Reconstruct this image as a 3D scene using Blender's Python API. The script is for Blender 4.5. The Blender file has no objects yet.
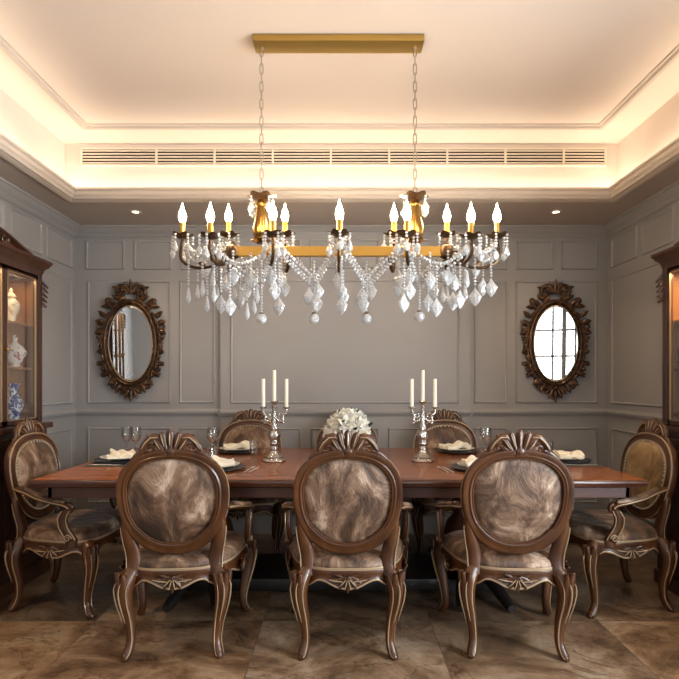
import bpy, bmesh, math, random
from mathutils import Vector, Matrix, Quaternion
random.seed(7)
SC = bpy.context.scene
COL = SC.collection
PI = math.pi

# ------------------------------------------------------------------ camera, world, daylight, exposure
F = 520.0            # focal length in pixels of the 679 px frame
EYE = 1.30
cam_d = bpy.data.cameras.new('camera')
cam = bpy.data.objects.new('camera', cam_d); COL.objects.link(cam)
cam.location = (0, 0, EYE); cam.rotation_euler = (PI / 2, 0, 0)
cam_d.sensor_width = 36.0; cam_d.lens = 36.0 * F / 679.0
cam_d.shift_x = -0.0007; cam_d.shift_y = (382 - 339.5) / 679.0
cam_d.clip_start = 0.05
SC.camera = cam

w = bpy.data.worlds.new('daylight'); SC.world = w; w.use_nodes = True
w.node_tree.nodes['Background'].inputs[0].default_value = (0.80, 0.90, 1.0, 1)
w.node_tree.nodes['Background'].inputs[1].default_value = 0.9

SC.view_settings.view_transform = 'Standard'
SC.view_settings.look = 'None'
SC.view_settings.gamma = 1.0
SC.view_settings.use_curve_mapping = False
SC.view_settings.exposure = 0.0
SC.cycles.use_denoising = True
SC.cycles.max_bounces = 10
SC.cycles.transparent_max_bounces = 24
SC.cycles.transmission_bounces = 10
SC.cycles.sample_clamp_indirect = 6.0
SC.cycles.caustics_refractive = False
SC.cycles.caustics_reflective = False

def area(name, loc, rot, sx, sy, power, color):
    d = bpy.data.lights.new(name, 'AREA'); d.shape = 'RECTANGLE'; d.size = sx; d.size_y = sy
    d.energy = power; d.color = color
    o = bpy.data.objects.new(name, d); COL.objects.link(o); o.location = loc; o.rotation_euler = rot
    return o

# room numbers (metres; camera looks along +Y)
XL, XR, YB, YF = -2.30, 2.33, 4.52, -1.70
HC, HT = 2.64, 3.10                      # soffit, tray ceiling
LX0, LX1, LY0, LY1 = -1.95, 1.98, -0.95, 3.80   # tray lip
IX0, IX1, IY0, IY1 = -2.08, 2.10, -1.08, 3.93   # tray inner wall

WARM = (1.0, 0.85, 0.64)
COOL = (0.90, 0.95, 1.0)
# LED strips lying in the cove behind the lip, aimed up the tray wall
COVE = 3.8
area('cove_strip_light', ((IX0+IX1)/2, LY1+.065, HC+.03), (PI, 0, 0), IX1-IX0-.1, .05, COVE*4.0, WARM)
area('cove_strip_light', ((IX0+IX1)/2, LY0-.065, HC+.03), (PI, 0, 0), IX1-IX0-.1, .05, COVE*4.0, WARM)
area('cove_strip_light', (LX0-.065, (IY0+IY1)/2, HC+.03), (PI, 0, 0), .05, IY1-IY0-.1, COVE*4.7, WARM)
area('cove_strip_light', (LX1+.065, (IY0+IY1)/2, HC+.03), (PI, 0, 0), .05, IY1-IY0-.1, COVE*4.7, WARM)
# daylight through the windows behind the camera (front wall) 
area('window_daylight', (1.62, YF-.25, 1.45), (PI/2, 0, 0), 1.3, 2.1, 55, COOL)
area('window_daylight', (-1.05, YF-.25, 1.45), (PI/2, 0, 0), 1.5, 2.1, 26, COOL)
# and through the tall window in the right wall, nearer the camera than the cabinet
area('window_daylight', (XR+.30, .95, 1.40), (0, PI/2, 0), 2.1, 1.5, 500, (.78,.89,1.0))

# ------------------------------------------------------------------ materials
def mat(name, color=(.5,.5,.5), rough=.5, metal=0.0, **kw):
    m = bpy.data.materials.new(name); m.use_nodes = True
    b = m.node_tree.nodes['Principled BSDF']
    b.inputs['Base Color'].default_value = (*color, 1)
    b.inputs['Roughness'].default_value = rough
    b.inputs['Metallic'].default_value = metal
    for k, v in kw.items():
        b.inputs[k.replace('_', ' ')].default_value = v
    return m
def nd(m, t, **kw):
    n = m.node_tree.nodes.new(t)
    for k, v in kw.items(): setattr(n, k, v)
    return n
def lk(m, a, b): m.node_tree.links.new(a, b)
def bsdf(m): return m.node_tree.nodes['Principled BSDF']
def ramp(m, stops, src):
    r = nd(m, 'ShaderNodeValToRGB')
    e = r.color_ramp.elements
    while len(e) < len(stops): e.new(0.5)
    for q, (p, c) in zip(e, stops): q.position = p; q.color = (*c, 1)
    lk(m, src, r.inputs[0]); return r
def coords(m, scale=(1,1,1), kind='Object', rot=(0,0,0)):
    t = nd(m, 'ShaderNodeTexCoord'); mp = nd(m, 'ShaderNodeMapping')
    mp.inputs['Scale'].default_value = scale; mp.inputs['Rotation'].default_value = rot
    lk(m, t.outputs[kind], mp.inputs['Vector']); return mp.outputs[0]
def noise(m, vec, scale, detail=4, rough=.55, dist=0):
    n = nd(m, 'ShaderNodeTexNoise')
    n.inputs['Scale'].default_value = scale; n.inputs['Detail'].default_value = detail
    n.inputs['Roughness'].default_value = rough; n.inputs['Distortion'].default_value = dist
    lk(m, vec, n.inputs['Vector']); return n.outputs[0]
def bump(m, h, strength, dist=.01):
    b = nd(m, 'ShaderNodeBump'); b.inputs['Strength'].default_value = strength; b.inputs['Distance'].default_value = dist
    lk(m, h, b.inputs['Height']); lk(m, b.outputs[0], bsdf(m).inputs['Normal'])
def grained(name, dark, light, rough, scale, stretch, coat=0.0, kind='Object'):
    m = mat(name, dark, rough)
    v = coords(m, stretch, kind)
    n = noise(m, v, scale, 6, .6, .6)
    r = ramp(m, [(.32, dark), (.72, light)], n)
    lk(m, r.outputs[0], bsdf(m).inputs['Base Color'])
    bsdf(m).inputs['Coat Weight'].default_value = coat
    bsdf(m).inputs['Coat Roughness'].default_value = .12
    bump(m, n, .08, .002)
    return m

M = {}
M['wall'] = mat('grey_wall_paint', (.300,.284,.276), .55)
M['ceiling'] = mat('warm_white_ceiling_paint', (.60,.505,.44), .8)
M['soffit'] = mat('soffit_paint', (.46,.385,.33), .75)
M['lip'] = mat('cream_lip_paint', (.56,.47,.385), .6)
M['chairwood'] = grained('carved_walnut', (.030,.009,.0025), (.108,.036,.009), .36, 9, (1,1,.35), .08)
M['gilt'] = mat('worn_gilt_edge', (.40,.28,.165), .34, .35)
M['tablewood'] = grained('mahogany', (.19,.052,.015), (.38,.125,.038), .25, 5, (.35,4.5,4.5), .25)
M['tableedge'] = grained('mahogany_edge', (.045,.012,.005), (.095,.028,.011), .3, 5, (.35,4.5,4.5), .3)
M['tabledark'] = grained('dark_mahogany', (.045,.012,.006), (.09,.026,.012), .5, 5, (.4,3,3), .0)
M['black'] = mat('ebonised_wood', (.012,.009,.008), .4)
M['cabwood'] = grained('cabinet_mahogany', (.030,.010,.005), (.070,.023,.010), .33, 6, (2.5,2.5,.4), .25)
M['cabinside'] = grained('cabinet_inner_wood', (.30,.12,.03), (.48,.21,.06), .5, 5, (2,2,.4))
M['brass'] = mat('antique_brass', (.62,.36,.085), .30, 1.0)
M['canopybrass'] = mat('brushed_brass', (.50,.34,.10), .36, 1.0)
M['agedbrass'] = mat('aged_brass', (.20,.11,.030), .36, 1.0)
M['bronze'] = mat('dark_bronze', (.095,.052,.024), .36, .85)
M['chain'] = mat('pewter_chain', (.36,.30,.24), .35, .9)
M['silver'] = mat('silver', (.56,.53,.49), .17, 1.0)
n_ = noise(M['silver'], coords(M['silver']), 75, 3); bump(M['silver'], n_, .9, .008)
M['cutlery'] = mat('polished_steel', (.92,.89,.83), .25, .65)
M['wax'] = mat('ivory_wax', (.86,.80,.66), .5, Subsurface_Weight=.3, Subsurface_Radius=(.02,.012,.006))
M['wick'] = mat('wick', (.03,.025,.02), .9)
M['china'] = mat('white_china', (.80,.77,.70), .18, Coat_Weight=.4)
M['charger'] = mat('dark_charger_glaze', (.035,.034,.034), .22)
M['placemat'] = mat('woven_placemat', (.06,.055,.05), .8)
M['napkin'] = mat('cream_linen', (.82,.74,.58), .85, Sheen_Weight=.3)
M['petal'] = mat('white_petal', (.86,.82,.72), .6, Subsurface_Weight=.15, Subsurface_Radius=(.02,.02,.01))
M['leafgreen'] = mat('dark_leaf', (.018,.045,.016), .45)
M['mirror'] = mat('mirror_silvering', (.90,.89,.86), .015, 1.0)
M['grille'] = mat('grille_cream', (.66,.57,.46), .6)
M['grilledark'] = mat('duct_dark', (.035,.024,.017), .8)
M['stud'] = mat('brass_nailhead', (.62,.50,.36), .3, 1.0)
M['vent'] = mat('iron_register', (.035,.03,.026), .5, .5)
M['window'] = mat('window_paint', (.20,.185,.17), .5)
M['blueglaze'] = mat('blue_and_white_glaze', (.8,.8,.8), .15)
m = M['blueglaze']; r_ = ramp(m, [(.47,(.03,.06,.22)),(.55,(.78,.80,.82))], noise(m, coords(m), 28, 3, .6, 1.2)); lk(m, r_.outputs[0], bsdf(m).inputs['Base Color'])
M['redglaze'] = mat('red_and_white_glaze', (.8,.8,.8), .15)
m = M['redglaze']; r_ = ramp(m, [(.40,(.36,.035,.02)),(.46,(.78,.74,.68))], noise(m, coords(m), 22, 3, .6, 1.0)); lk(m, r_.outputs[0], bsdf(m).inputs['Base Color'])
M['goldglaze'] = mat('gold_and_white_glaze', (.8,.8,.8), .2)
m = M['goldglaze']; r_ = ramp(m, [(.42,(.55,.33,.10)),(.5,(.82,.74,.58))], noise(m, coords(m), 26, 3, .6, 1.0)); lk(m, r_.outputs[0], bsdf(m).inputs['Base Color'])

# mirror frames: gilt over dark brown
m = M['frame'] = mat('bronze_gilt_carving', (.2,.1,.05), .33, .6)
r_ = ramp(m, [(.38,(.030,.014,.007)),(.60,(.10,.047,.020)),(.74,(.42,.25,.115))], noise(m, coords(m), 34, 4, .6)); lk(m, r_.outputs[0], bsdf(m).inputs['Base Color'])

# crushed velvet
m = M['velvet'] = mat('crushed_velvet', (.1,.07,.06), .55, Sheen_Weight=.22, Sheen_Roughness=.35)
bsdf(m).inputs['Sheen Tint'].default_value = (.95,.82,.74,1)
oi = nd(m, 'ShaderNodeObjectInfo'); sc_ = nd(m, 'ShaderNodeMath', operation='MULTIPLY'); sc_.inputs[1].default_value = 23.0; lk(m, oi.outputs['Random'], sc_.inputs[0])
av = nd(m, 'ShaderNodeVectorMath', operation='ADD'); lk(m, coords(m, (1,1,.75)), av.inputs[0]); lk(m, sc_.outputs[0], av.inputs[1])
n1 = noise(m, av.outputs[0], 6.5, 8, .66, .7)
r_ = ramp(m, [(.34,(.022,.009,.004)),(.46,(.085,.040,.019)),(.56,(.21,.122,.072)),(.67,(.52,.37,.265))], n1)
lk(m, r_.outputs[0], bsdf(m).inputs['Base Color']); bump(m, n1, .8, .02)

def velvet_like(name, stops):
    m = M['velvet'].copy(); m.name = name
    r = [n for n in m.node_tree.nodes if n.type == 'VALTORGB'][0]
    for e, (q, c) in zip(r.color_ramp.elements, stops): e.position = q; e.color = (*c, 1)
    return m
M['warmlitvelvet'] = velvet_like('velvet_in_warm_light', [(.34,(.075,.038,.012)),(.46,(.19,.105,.036)),(.56,(.30,.18,.070)),(.67,(.46,.31,.15))])  # the same crushed velvet, with warm lamplight put into its colours
# stone floor: 0.91 m slabs, each with a tone and a vein pattern of its own
m = M['floor'] = mat('stone_slabs', (.3,.2,.13), .3)
t = nd(m, 'ShaderNodeTexCoord')
mp = nd(m, 'ShaderNodeMapping'); mp.inputs['Location'].default_value = (.42, -.10, 0)
lk(m, t.outputs['Object'], mp.inputs['Vector'])
br = nd(m, 'ShaderNodeTexBrick'); br.offset = 0.0; br.squash = 1.0
br.inputs['Scale'].default_value = 1.0; br.inputs['Mortar Size'].default_value = .003
br.inputs['Brick Width'].default_value = .91; br.inputs['Row Height'].default_value = .91
br.inputs['Color1'].default_value = (0,0,0,1); br.inputs['Color2'].default_value = (1,1,1,1)
br.inputs['Mortar'].default_value = (.5,.5,.5,1)
lk(m, mp.outputs[0], br.inputs['Vector'])
sep = nd(m, 'ShaderNodeVectorMath', operation='SCALE'); sep.inputs[3].default_value = 7.3
lk(m, br.outputs['Color'], sep.inputs[0])
add = nd(m, 'ShaderNodeVectorMath', operation='ADD'); lk(m, mp.outputs[0], add.inputs[0]); lk(m, sep.outputs[0], add.inputs[1])
mpv = nd(m, 'ShaderNodeMapping'); mpv.inputs['Rotation'].default_value = (0,0,.6); mpv.inputs['Scale'].default_value = (1,1.35,1)
lk(m, add.outputs[0], mpv.inputs['Vector'])
nv = noise(m, mpv.outputs[0], 2.3, 12, .70, .5)
tone = ramp(m, [(.32,(.060,.034,.020)),(.43,(.165,.098,.054)),(.53,(.31,.20,.12)),(.63,(.42,.32,.225)),(.80,(.18,.135,.10))], nv)
nc = noise(m, mpv.outputs[0], 1.5, 6, .62, .9)
cr1 = nd(m, 'ShaderNodeMath', operation='SUBTRACT'); lk(m, nc, cr1.inputs[0]); cr1.inputs[1].default_value = .5
cr2 = nd(m, 'ShaderNodeMath', operation='ABSOLUTE'); lk(m, cr1.outputs[0], cr2.inputs[0])
crk = ramp(m, [(0,(.35,.30,.26)),(.006,(.62,.57,.52)),(.014,(1,1,1))], cr2.outputs[0])
tm = nd(m, 'ShaderNodeMix', data_type='RGBA', blend_type='MULTIPLY'); tm.inputs[0].default_value = .8
lk(m, tone.outputs[0], tm.inputs[6]); lk(m, crk.outputs[0], tm.inputs[7])
tile = ramp(m, [(0,(.36,.37,.40)),(.35,(.80,.70,.58)),(.7,(.78,.80,.84)),(1,(1.15,1.04,.92))], br.outputs['Color'])
mul = nd(m, 'ShaderNodeMix', data_type='RGBA', blend_type='MULTIPLY'); mul.inputs[0].default_value = 1
lk(m, tm.outputs[2], mul.inputs[6]); lk(m, tile.outputs[0], mul.inputs[7])
gr = nd(m, 'ShaderNodeMix', data_type='RGBA'); lk(m, br.outputs['Fac'], gr.inputs[0])
lk(m, mul.outputs[2], gr.inputs[6]); gr.inputs[7].default_value = (.10,.07,.05,1)
lk(m, gr.outputs[2], bsdf(m).inputs['Base Color'])
rr = nd(m, 'ShaderNodeMapRange'); rr.inputs[3].default_value = .20; rr.inputs[4].default_value = .42
lk(m, nv, rr.inputs[0]); lk(m, rr.outputs[0], bsdf(m).inputs['Roughness'])
bump(m, nv, .45, .02)

# crystal and glass
def glassmat(name, tint, rough, ior, white):
    m = bpy.data.materials.new(name); m.use_nodes = True
    nt = m.node_tree; out = nt.nodes['Material Output']; nt.nodes.remove(nt.nodes['Principled BSDF'])
    g = nd(m, 'ShaderNodeBsdfGlass'); g.inputs['Color'].default_value = (*tint, 1); g.inputs['Roughness'].default_value = rough; g.inputs['IOR'].default_value = ior
    if not white: lk(m, g.outputs[0], out.inputs[0]); return m
    vo = nd(m, 'ShaderNodeTexVoronoi'); vo.inputs['Scale'].default_value = 95; lk(m, coords(m), vo.inputs['Vector'])
    bu = nd(m, 'ShaderNodeBump'); bu.inputs['Strength'].default_value = .75; bu.inputs['Distance'].default_value = .005; lk(m, vo.outputs['Distance'], bu.inputs['Height'])
    lk(m, bu.outputs[0], g.inputs['Normal'])
    gl = nd(m, 'ShaderNodeBsdfGlossy'); gl.inputs['Roughness'].default_value = .06; lk(m, bu.outputs[0], gl.inputs['Normal'])
    tr = nd(m, 'ShaderNodeBsdfTranslucent'); tr.inputs[0].default_value = (1,1,.99,1)
    d = nd(m, 'ShaderNodeBsdfDiffuse'); d.inputs[0].default_value = (1,1,.99,1); lk(m, bu.outputs[0], d.inputs['Normal'])
    a0 = nd(m, 'ShaderNodeMixShader'); a0.inputs[0].default_value = .5; lk(m, d.outputs[0], a0.inputs[1]); lk(m, tr.outputs[0], a0.inputs[2])
    a = nd(m, 'ShaderNodeMixShader'); a.inputs[0].default_value = .28; lk(m, a0.outputs[0], a.inputs[1]); lk(m, gl.outputs[0], a.inputs[2])
    b = nd(m, 'ShaderNodeMixShader'); b.inputs[0].default_value = white; lk(m, g.outputs[0], b.inputs[1]); lk(m, a.outputs[0], b.inputs[2])
    lk(m, b.outputs[0], out.inputs[0]); return m
M['crystal'] = glassmat('cut_crystal', (1,1,1), .02, 1.5, .72)
def thinglass(name, refl):
    m = bpy.data.materials.new(name); m.use_nodes = True
    nt = m.node_tree; out = nt.nodes['Material Output']; nt.nodes.remove(nt.nodes['Principled BSDF'])
    tr = nd(m, 'ShaderNodeBsdfTransparent'); tr.inputs[0].default_value = (.97,.97,.96,1)
    g = nd(m, 'ShaderNodeBsdfGlossy'); g.inputs['Roughness'].default_value = .03
    f = nd(m, 'ShaderNodeLayerWeight'); f.inputs[0].default_value = .5
    pw = nd(m, 'ShaderNodeMath', operation='POWER'); lk(m, f.outputs['Facing'], pw.inputs[0]); pw.inputs[1].default_value = 0.9
    ml = nd(m, 'ShaderNodeMath', operation='MULTIPLY_ADD'); lk(m, pw.outputs[0], ml.inputs[0]); ml.inputs[1].default_value = refl; ml.inputs[2].default_value = .05
    b = nd(m, 'ShaderNodeMixShader'); lk(m, ml.outputs[0], b.inputs[0]); lk(m, tr.outputs[0], b.inputs[1]); lk(m, g.outputs[0], b.inputs[2])
    lk(m, b.outputs[0], out.inputs[0]); return m
M['stemware'] = thinglass('clear_stemware', .75)
M['pane'] = thinglass('clear_pane', .35)
def emit(name, color, s):
    m = bpy.data.materials.new(name); m.use_nodes = True
    nt = m.node_tree; out = nt.nodes['Material Output']; nt.nodes.remove(nt.nodes['Principled BSDF'])
    e = nd(m, 'ShaderNodeEmission'); e.inputs[0].default_value = (*color, 1); e.inputs[1].default_value = s
    lk(m, e.outputs[0], out.inputs[0]); return m
M['bulb'] = emit('lit_bulb', (1.0,.78,.50), 185.0)
M['downlight'] = emit('downlight_lens', (1.0,.80,.52), 9.0)

# ------------------------------------------------------------------ mesh helpers
class MB:
    """collects shapes; build() links them as ONE mesh object"""
    def __init__(s): s.bm = bmesh.new()
    def box(s, x0, x1, y0, y1, z0, z1, bev=0):
        bm = s.bm
        vs = [bm.verts.new((x, y, z)) for x in (x0, x1) for y in (y0, y1) for z in (z0, z1)]
        fs = [(0,1,3,2),(4,6,7,5),(0,4,5,1),(2,3,7,6),(0,2,6,4),(1,5,7,3)]
        fc = [bm.faces.new([vs[i] for i in f]) for f in fs]
        if bev:
            ed = list({e for f in fc for e in f.edges})
            bmesh.ops.bevel(bm, geom=ed, offset=bev, segments=2, affect='EDGES', profile=.6)
        return s
    def rings(s, rs, close=True, cap0=True, cap1=True):
        bm = s.bm; prev = None; n = len(rs[0]); all_ = []
        for r in rs: all_.append([bm.verts.new(p) for p in r])
        for a, b in zip(all_, all_[1:]):
            for i in range(n if close else n - 1):
                j = (i + 1) % n
                try: bm.faces.new((a[i], a[j], b[j], b[i]))
                except ValueError: pass
        if cap0: bm.faces.new(list(reversed(all_[0])))
        if cap1: bm.faces.new(all_[-1])
        return s
    def loop(s, rs):
        """closed sequence of closed rings (torus-like)"""
        bm = s.bm; n = len(rs[0]); al = [[bm.verts.new(p) for p in r] for r in rs]
        for k in range(len(al)):
            a, b = al[k], al[(k + 1) % len(al)]
            for i in range(n):
                j = (i + 1) % n; bm.faces.new((a[i], a[j], b[j], b[i]))
        return s
    def tube(s, pts, r, seg=8, N=None, cap=True):
        """pts list of 3-tuples; r number, or list of numbers or (a, b) pairs: a across, b along N"""
        P = [Vector(p) for p in pts]; n = len(P)
        if not isinstance(r, (list, tuple)): r = [r] * n
        T = [((P[min(i+1, n-1)] - P[max(i-1, 0)]).normalized()) for i in range(n)]
        T = [t if t.length > 0 else Vector((0,0,1)) for t in T]
        if N is None:
            ax = min((Vector((1,0,0)), Vector((0,1,0)), Vector((0,0,1))), key=lambda v: abs(v.dot(T[0])))
            nn = (ax - T[0] * ax.dot(T[0])).normalized(); Ns = []
            for t in T:
                nn = (nn - t * nn.dot(t)).normalized(); Ns.append(nn.copy())
        else:
            N = Vector(N); Ns = []
            for t in T:
                v = N - t * N.dot(t)
                Ns.append(v.normalized() if v.length > 1e-5 else (Ns[-1] if Ns else Vector((0,0,1))))
        rs = []
        for p, t, nv, q in zip(P, T, Ns, r):
            a, b = q if isinstance(q, (list, tuple)) else (q, q)
            sd = t.cross(nv)
            rs.append([p + sd * (a * math.cos(2*PI*i/seg)) + nv * (b * math.sin(2*PI*i/seg)) for i in range(seg)])
        return s.rings(rs, True, cap, cap)
    def lathe(s, prof, seg=20, c=(0,0,0), cap=True, lobes=0, lobe=0.0, pts=None):
        rs = []
        for rr, z in prof:
            rs.append([Vector((c[0] + rr*(1+lobe*math.cos(lobes*2*PI*i/seg))*math.cos(2*PI*i/seg), c[1] + rr*(1+lobe*math.cos(lobes*2*PI*i/seg))*math.sin(2*PI*i/seg), c[2] + z)) for i in range(seg)])
        return s.rings(rs, True, cap, cap)
    def ball(s, c, r, seg=10, rg=6, sq=(1,1,1)):
        prof = [(max(1e-4, math.sin(PI*k/rg)), -math.cos(PI*k/rg)) for k in range(rg+1)]
        rs = [[Vector((c[0]+r*sq[0]*a*math.cos(2*PI*i/seg), c[1]+r*sq[1]*a*math.sin(2*PI*i/seg), c[2]+r*sq[2]*z)) for i in range(seg)] for a, z in prof]
        return s.rings(rs)
    def bead(s, c, r):
        bmesh.ops.create_icosphere(s.bm, subdivisions=1, radius=r, matrix=Matrix.Translation(c)); return s
    def build(s, name, material, parent=None, smooth=40, recalc=True):
        bm = s.bm
        bmesh.ops.remove_doubles(bm, verts=bm.verts, dist=1e-5)
        if recalc: bmesh.ops.recalc_face_normals(bm, faces=bm.faces)
        ang = math.radians(smooth)
        for f in bm.faces: f.smooth = smooth > 0
        for e in bm.edges:
            if len(e.link_faces) == 2 and e.calc_face_angle(0) > ang: e.smooth = False
        me = bpy.data.meshes.new(name); bm.to_mesh(me); bm.free()
        me.materials.append(material if not isinstance(material, str) else M[material])
        o = bpy.data.objects.new(name, me); COL.objects.link(o)
        if parent is not None: o.parent = parent
        return o

def cat(pts, n=6):
    """Catmull-Rom through tuples of any size"""
    P = [Vector(p) if len(p) <= 4 else p for p in pts]; out = []
    for i in range(len(P) - 1):
        a, b, c, d = P[max(i-1,0)], P[i], P[i+1], P[min(i+2,len(P)-1)]
        for k in range(n):
            t = k / n
            out.append(tuple(.5*((2*b) + (c-a)*t + (2*a-5*b+4*c-d)*t*t + (3*b-a-3*c+d)*t**3)))
    out.append(tuple(P[-1])); return out
def ctube(mb, pts4, seg=8, n=6, N=None):
    """pts4: (x, y, z, radius)"""
    c = cat(pts4, n); return mb.tube([p[:3] for p in c], [max(p[3], 1e-4) for p in c], seg, N)
def leaf(mb, base, d, N, length, width, thick, curl=.0, seg=8, n=7, blunt=False):
    """a carved leaf lobe: flattened tapering body growing from base along d, bowing towards N"""
    base, d, N = Vector(base), Vector(d).normalized(), Vector(N).normalized()
    pts, rr = [], []
    for k in range(n + 1):
        t = k / n
        pts.append(base + d * (length * t) + N * (curl * math.sin(PI * t * .5) * t))
        wv = width * (math.sin(PI * min(1, (t * .82 + .14))) ** .8)
        if blunt: wv = width * (.40 + .60*t) * math.sqrt(max(0, 1 - max(0, (t-.78)/.22)**2))
        rr.append((max(wv, .0006), max(thick * (1 - .55 * t), .0006)))
    return mb.tube([tuple(p) for p in pts], rr, seg, tuple(N))
def spiral(c, r0, r1, a0, turns, ux, uy, n=22):
    c, ux, uy = Vector(c), Vector(ux), Vector(uy)
    return [tuple(c + ux * ((r0+(r1-r0)*k/n) * math.cos(a0+turns*2*PI*k/n)) + uy * ((r0+(r1-r0)*k/n) * math.sin(a0+turns*2*PI*k/n))) for k in range(n+1)]

def tag(o, label=None, category=None, group=None, kind=None):
    for k, v in (('label', label), ('category', category), ('group', group), ('kind', kind)):
        if v: o[k] = v
    return o
def thing(name, label, category, loc=(0,0,0), rz=0, group=None):
    o = bpy.data.objects.new(name, None); COL.objects.link(o); o.empty_display_size = .1
    o.location = loc; o.rotation_euler = (0, 0, rz)
    return tag(o, label, category, group)
def copy_tree(o, parent=None):
    c = o.copy(); COL.objects.link(c)
    if parent is not None: c.parent = parent
    for ch in list(o.children): copy_tree(ch, c)
    return c
def struct(mb, name, material, smooth=40):
    return tag(mb.build(name, material, None, smooth), kind='structure')
def at(px, py, Y):
    return Vector(((px - 340) * Y / F, Y, EYE + (382 - py) * Y / F))
# ------------------------------------------------------------------ room shell
struct(MB().box(XL-.2, XR+.2, YF-.2, YB+.2, -.1, 0), 'floor', 'floor', 0)

def frame_on(mb, T, u0, u1, v0, v1, w=.019, h=.013):
    """picture-frame moulding on a wall: T maps (u, v, out) to a point"""
    prof = [(0,0),(.15,.7),(.4,1),(.75,.75),(1,0)]
    rs = []
    for k, (a, b) in enumerate(((u0,v0),(u1,v0),(u1,v1),(u0,v1))):
        du = 1 if k in (0,3) else -1; dv = 1 if k in (0,1) else -1
        rs.append([T(a + du*w*q, b + dv*w*q, h*p) for q, p in prof] + [T(a + du*w*.5, b + dv*w*.5, -.004)])
    mb.loop(rs)

ZF = (2.274, 2.526); ZM = (1.115, 2.178); ZL = (.25, .905)
# back wall, with its centre bay standing forward
wb = MB(); wb.box(XL-.15, XR+.15, YB, YB+.15, 0, HC+.1)
bx0, bx1, bd = -1.03, 1.12, .045
wb.box(bx0, bx1, YB-bd, YB+.02, 0, HC)
Tb = lambda u, v, o: Vector((u, YB - o, v))
Tc = lambda u, v, o: Vector((u, YB - bd - o, v))
pb = lambda px: (px - 340) * YB / F
for a, b in ((86,125),(134,172),(181,214),(516,553),(561,597),(477,507)): frame_on(wb, Tb, pb(a), pb(b), *ZF)
for a, b in ((87.5,171),(179.5,215),(474,507),(515.5,597)):
    frame_on(wb, Tb, pb(a), pb(b), *ZM); frame_on(wb, Tb, pb(a), pb(b), *ZL)
pc = lambda px: (px - 340) * (YB - bd) / F
frame_on(wb, Tc, pc(230.5), pc(459), *ZM)
for a, b in ((230.5,301),(310,379),(388,459)): frame_on(wb, Tc, pc(a), pc(b), *ZF); frame_on(wb, Tc, pc(a), pc(b), *ZL)
struct(wb, 'wall_back', 'wall')
WZ = (.35, 2.52)
def side_wall(name, X, sg):
    mb = MB(); xa, xb_ = min(X, X - sg*.15), max(X, X - sg*.15)
    if sg > 0: mb.box(xa, xb_, YF-.15, YB+.1, 0, HC+.1)
    else:
        mb.box(xa, xb_, YF-.15, .20, 0, HC+.1); mb.box(xa, xb_, 1.70, YB+.1, 0, HC+.1)
        mb.box(xa, xb_, .20, 1.70, 0, WZ[0]); mb.box(xa, xb_, .20, 1.70, WZ[1], HC+.1)
    T = lambda u, v, o: Vector((X + sg*o, u, v))
    y = YB - .06
    k = 0
    while y > YF + .5:
        frame_on(mb, T, y - .39, y, *ZF); k += 1
        y -= .45
    y = YB - .06
    while y > YF + .9:
        if not (sg < 0 and y > .15 and y - .84 < 1.75): frame_on(mb, T, y - .84, y, *ZM)
        else: y -= .90; continue
        frame_on(mb, T, y - .84, y, *ZL); y -= .90
    struct(mb, name, 'wall')
side_wall('wall_left', XL, 1)
side_wall('wall_right', XR, -1)

# front wall behind the camera, with two tall openings
WINS = ((1.0, 2.25), (-1.85, -.25)); WZ = (.35, 2.52)
wf = MB()
xs = [XL-.15, WINS[1][0], WINS[1][1], WINS[0][0], WINS[0][1], XR+.15]
for a, b in ((xs[0],xs[1]),(xs[2],xs[3]),(xs[4],xs[5])): wf.box(a, b, YF-.15, YF, 0, HC+.1)
for a, b in ((xs[1],xs[2]),(xs[3],xs[4])): wf.box(a, b, YF-.15, YF, 0, WZ[0]); wf.box(a, b, YF-.15, YF, WZ[1], HC+.1)
struct(wf, 'wall_front', 'wall')
for i, (a, b) in enumerate(WINS):
    mb = MB(); t = .05
    mb.box(a, a+t, YF-.10, YF-.03, *WZ); mb.box(b-t, b, YF-.10, YF-.03, *WZ); mb.box((a+b)/2-.04, (a+b)/2+.04, YF-.10, YF-.03, *WZ)
    mb.box(a, b, YF-.10, YF-.03, WZ[0], WZ[0]+t); mb.box(a, b, YF-.10, YF-.03, WZ[1]-t, WZ[1])
    for z in (.87, 1.38, 1.89): mb.box(a, b, YF-.08, YF-.05, z-.020, z+.020)
    for x in (a + .42, b - .42): mb.box(x-.020, x+.020, YF-.08, YF-.05, *WZ)
    wo = struct(mb, 'window_%d' % (i+1), 'window')
    g = MB().box(a+t, b-t, YF-.068, YF-.062, WZ[0]+t, WZ[1]-t).build('window_pane', 'pane', wo)

mb = MB(); t = .05; a, b = .20, 1.70; x0, x1 = XR+.03, XR+.10
for ya, yb in ((a,a+t),(b-t,b),((a+b)/2-.04,(a+b)/2+.04)): mb.box(x0, x1, ya, yb, *WZ)
for za, zb in ((WZ[0],WZ[0]+t),(WZ[1]-t,WZ[1])): mb.box(x0, x1, a, b, za, zb)
for z in (.87, 1.38, 1.89): mb.box(x0+.02, x1-.02, a, b, z-.013, z+.013)
for y in (a + .40, b - .40): mb.box(x0+.02, x1-.02, y-.012, y+.012, *WZ)
wo = struct(mb, 'window_3', 'window')
MB().box(x0+.032, x0+.038, a+t, b-t, WZ[0]+t, WZ[1]-t).build('window_pane', 'pane', wo)

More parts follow.
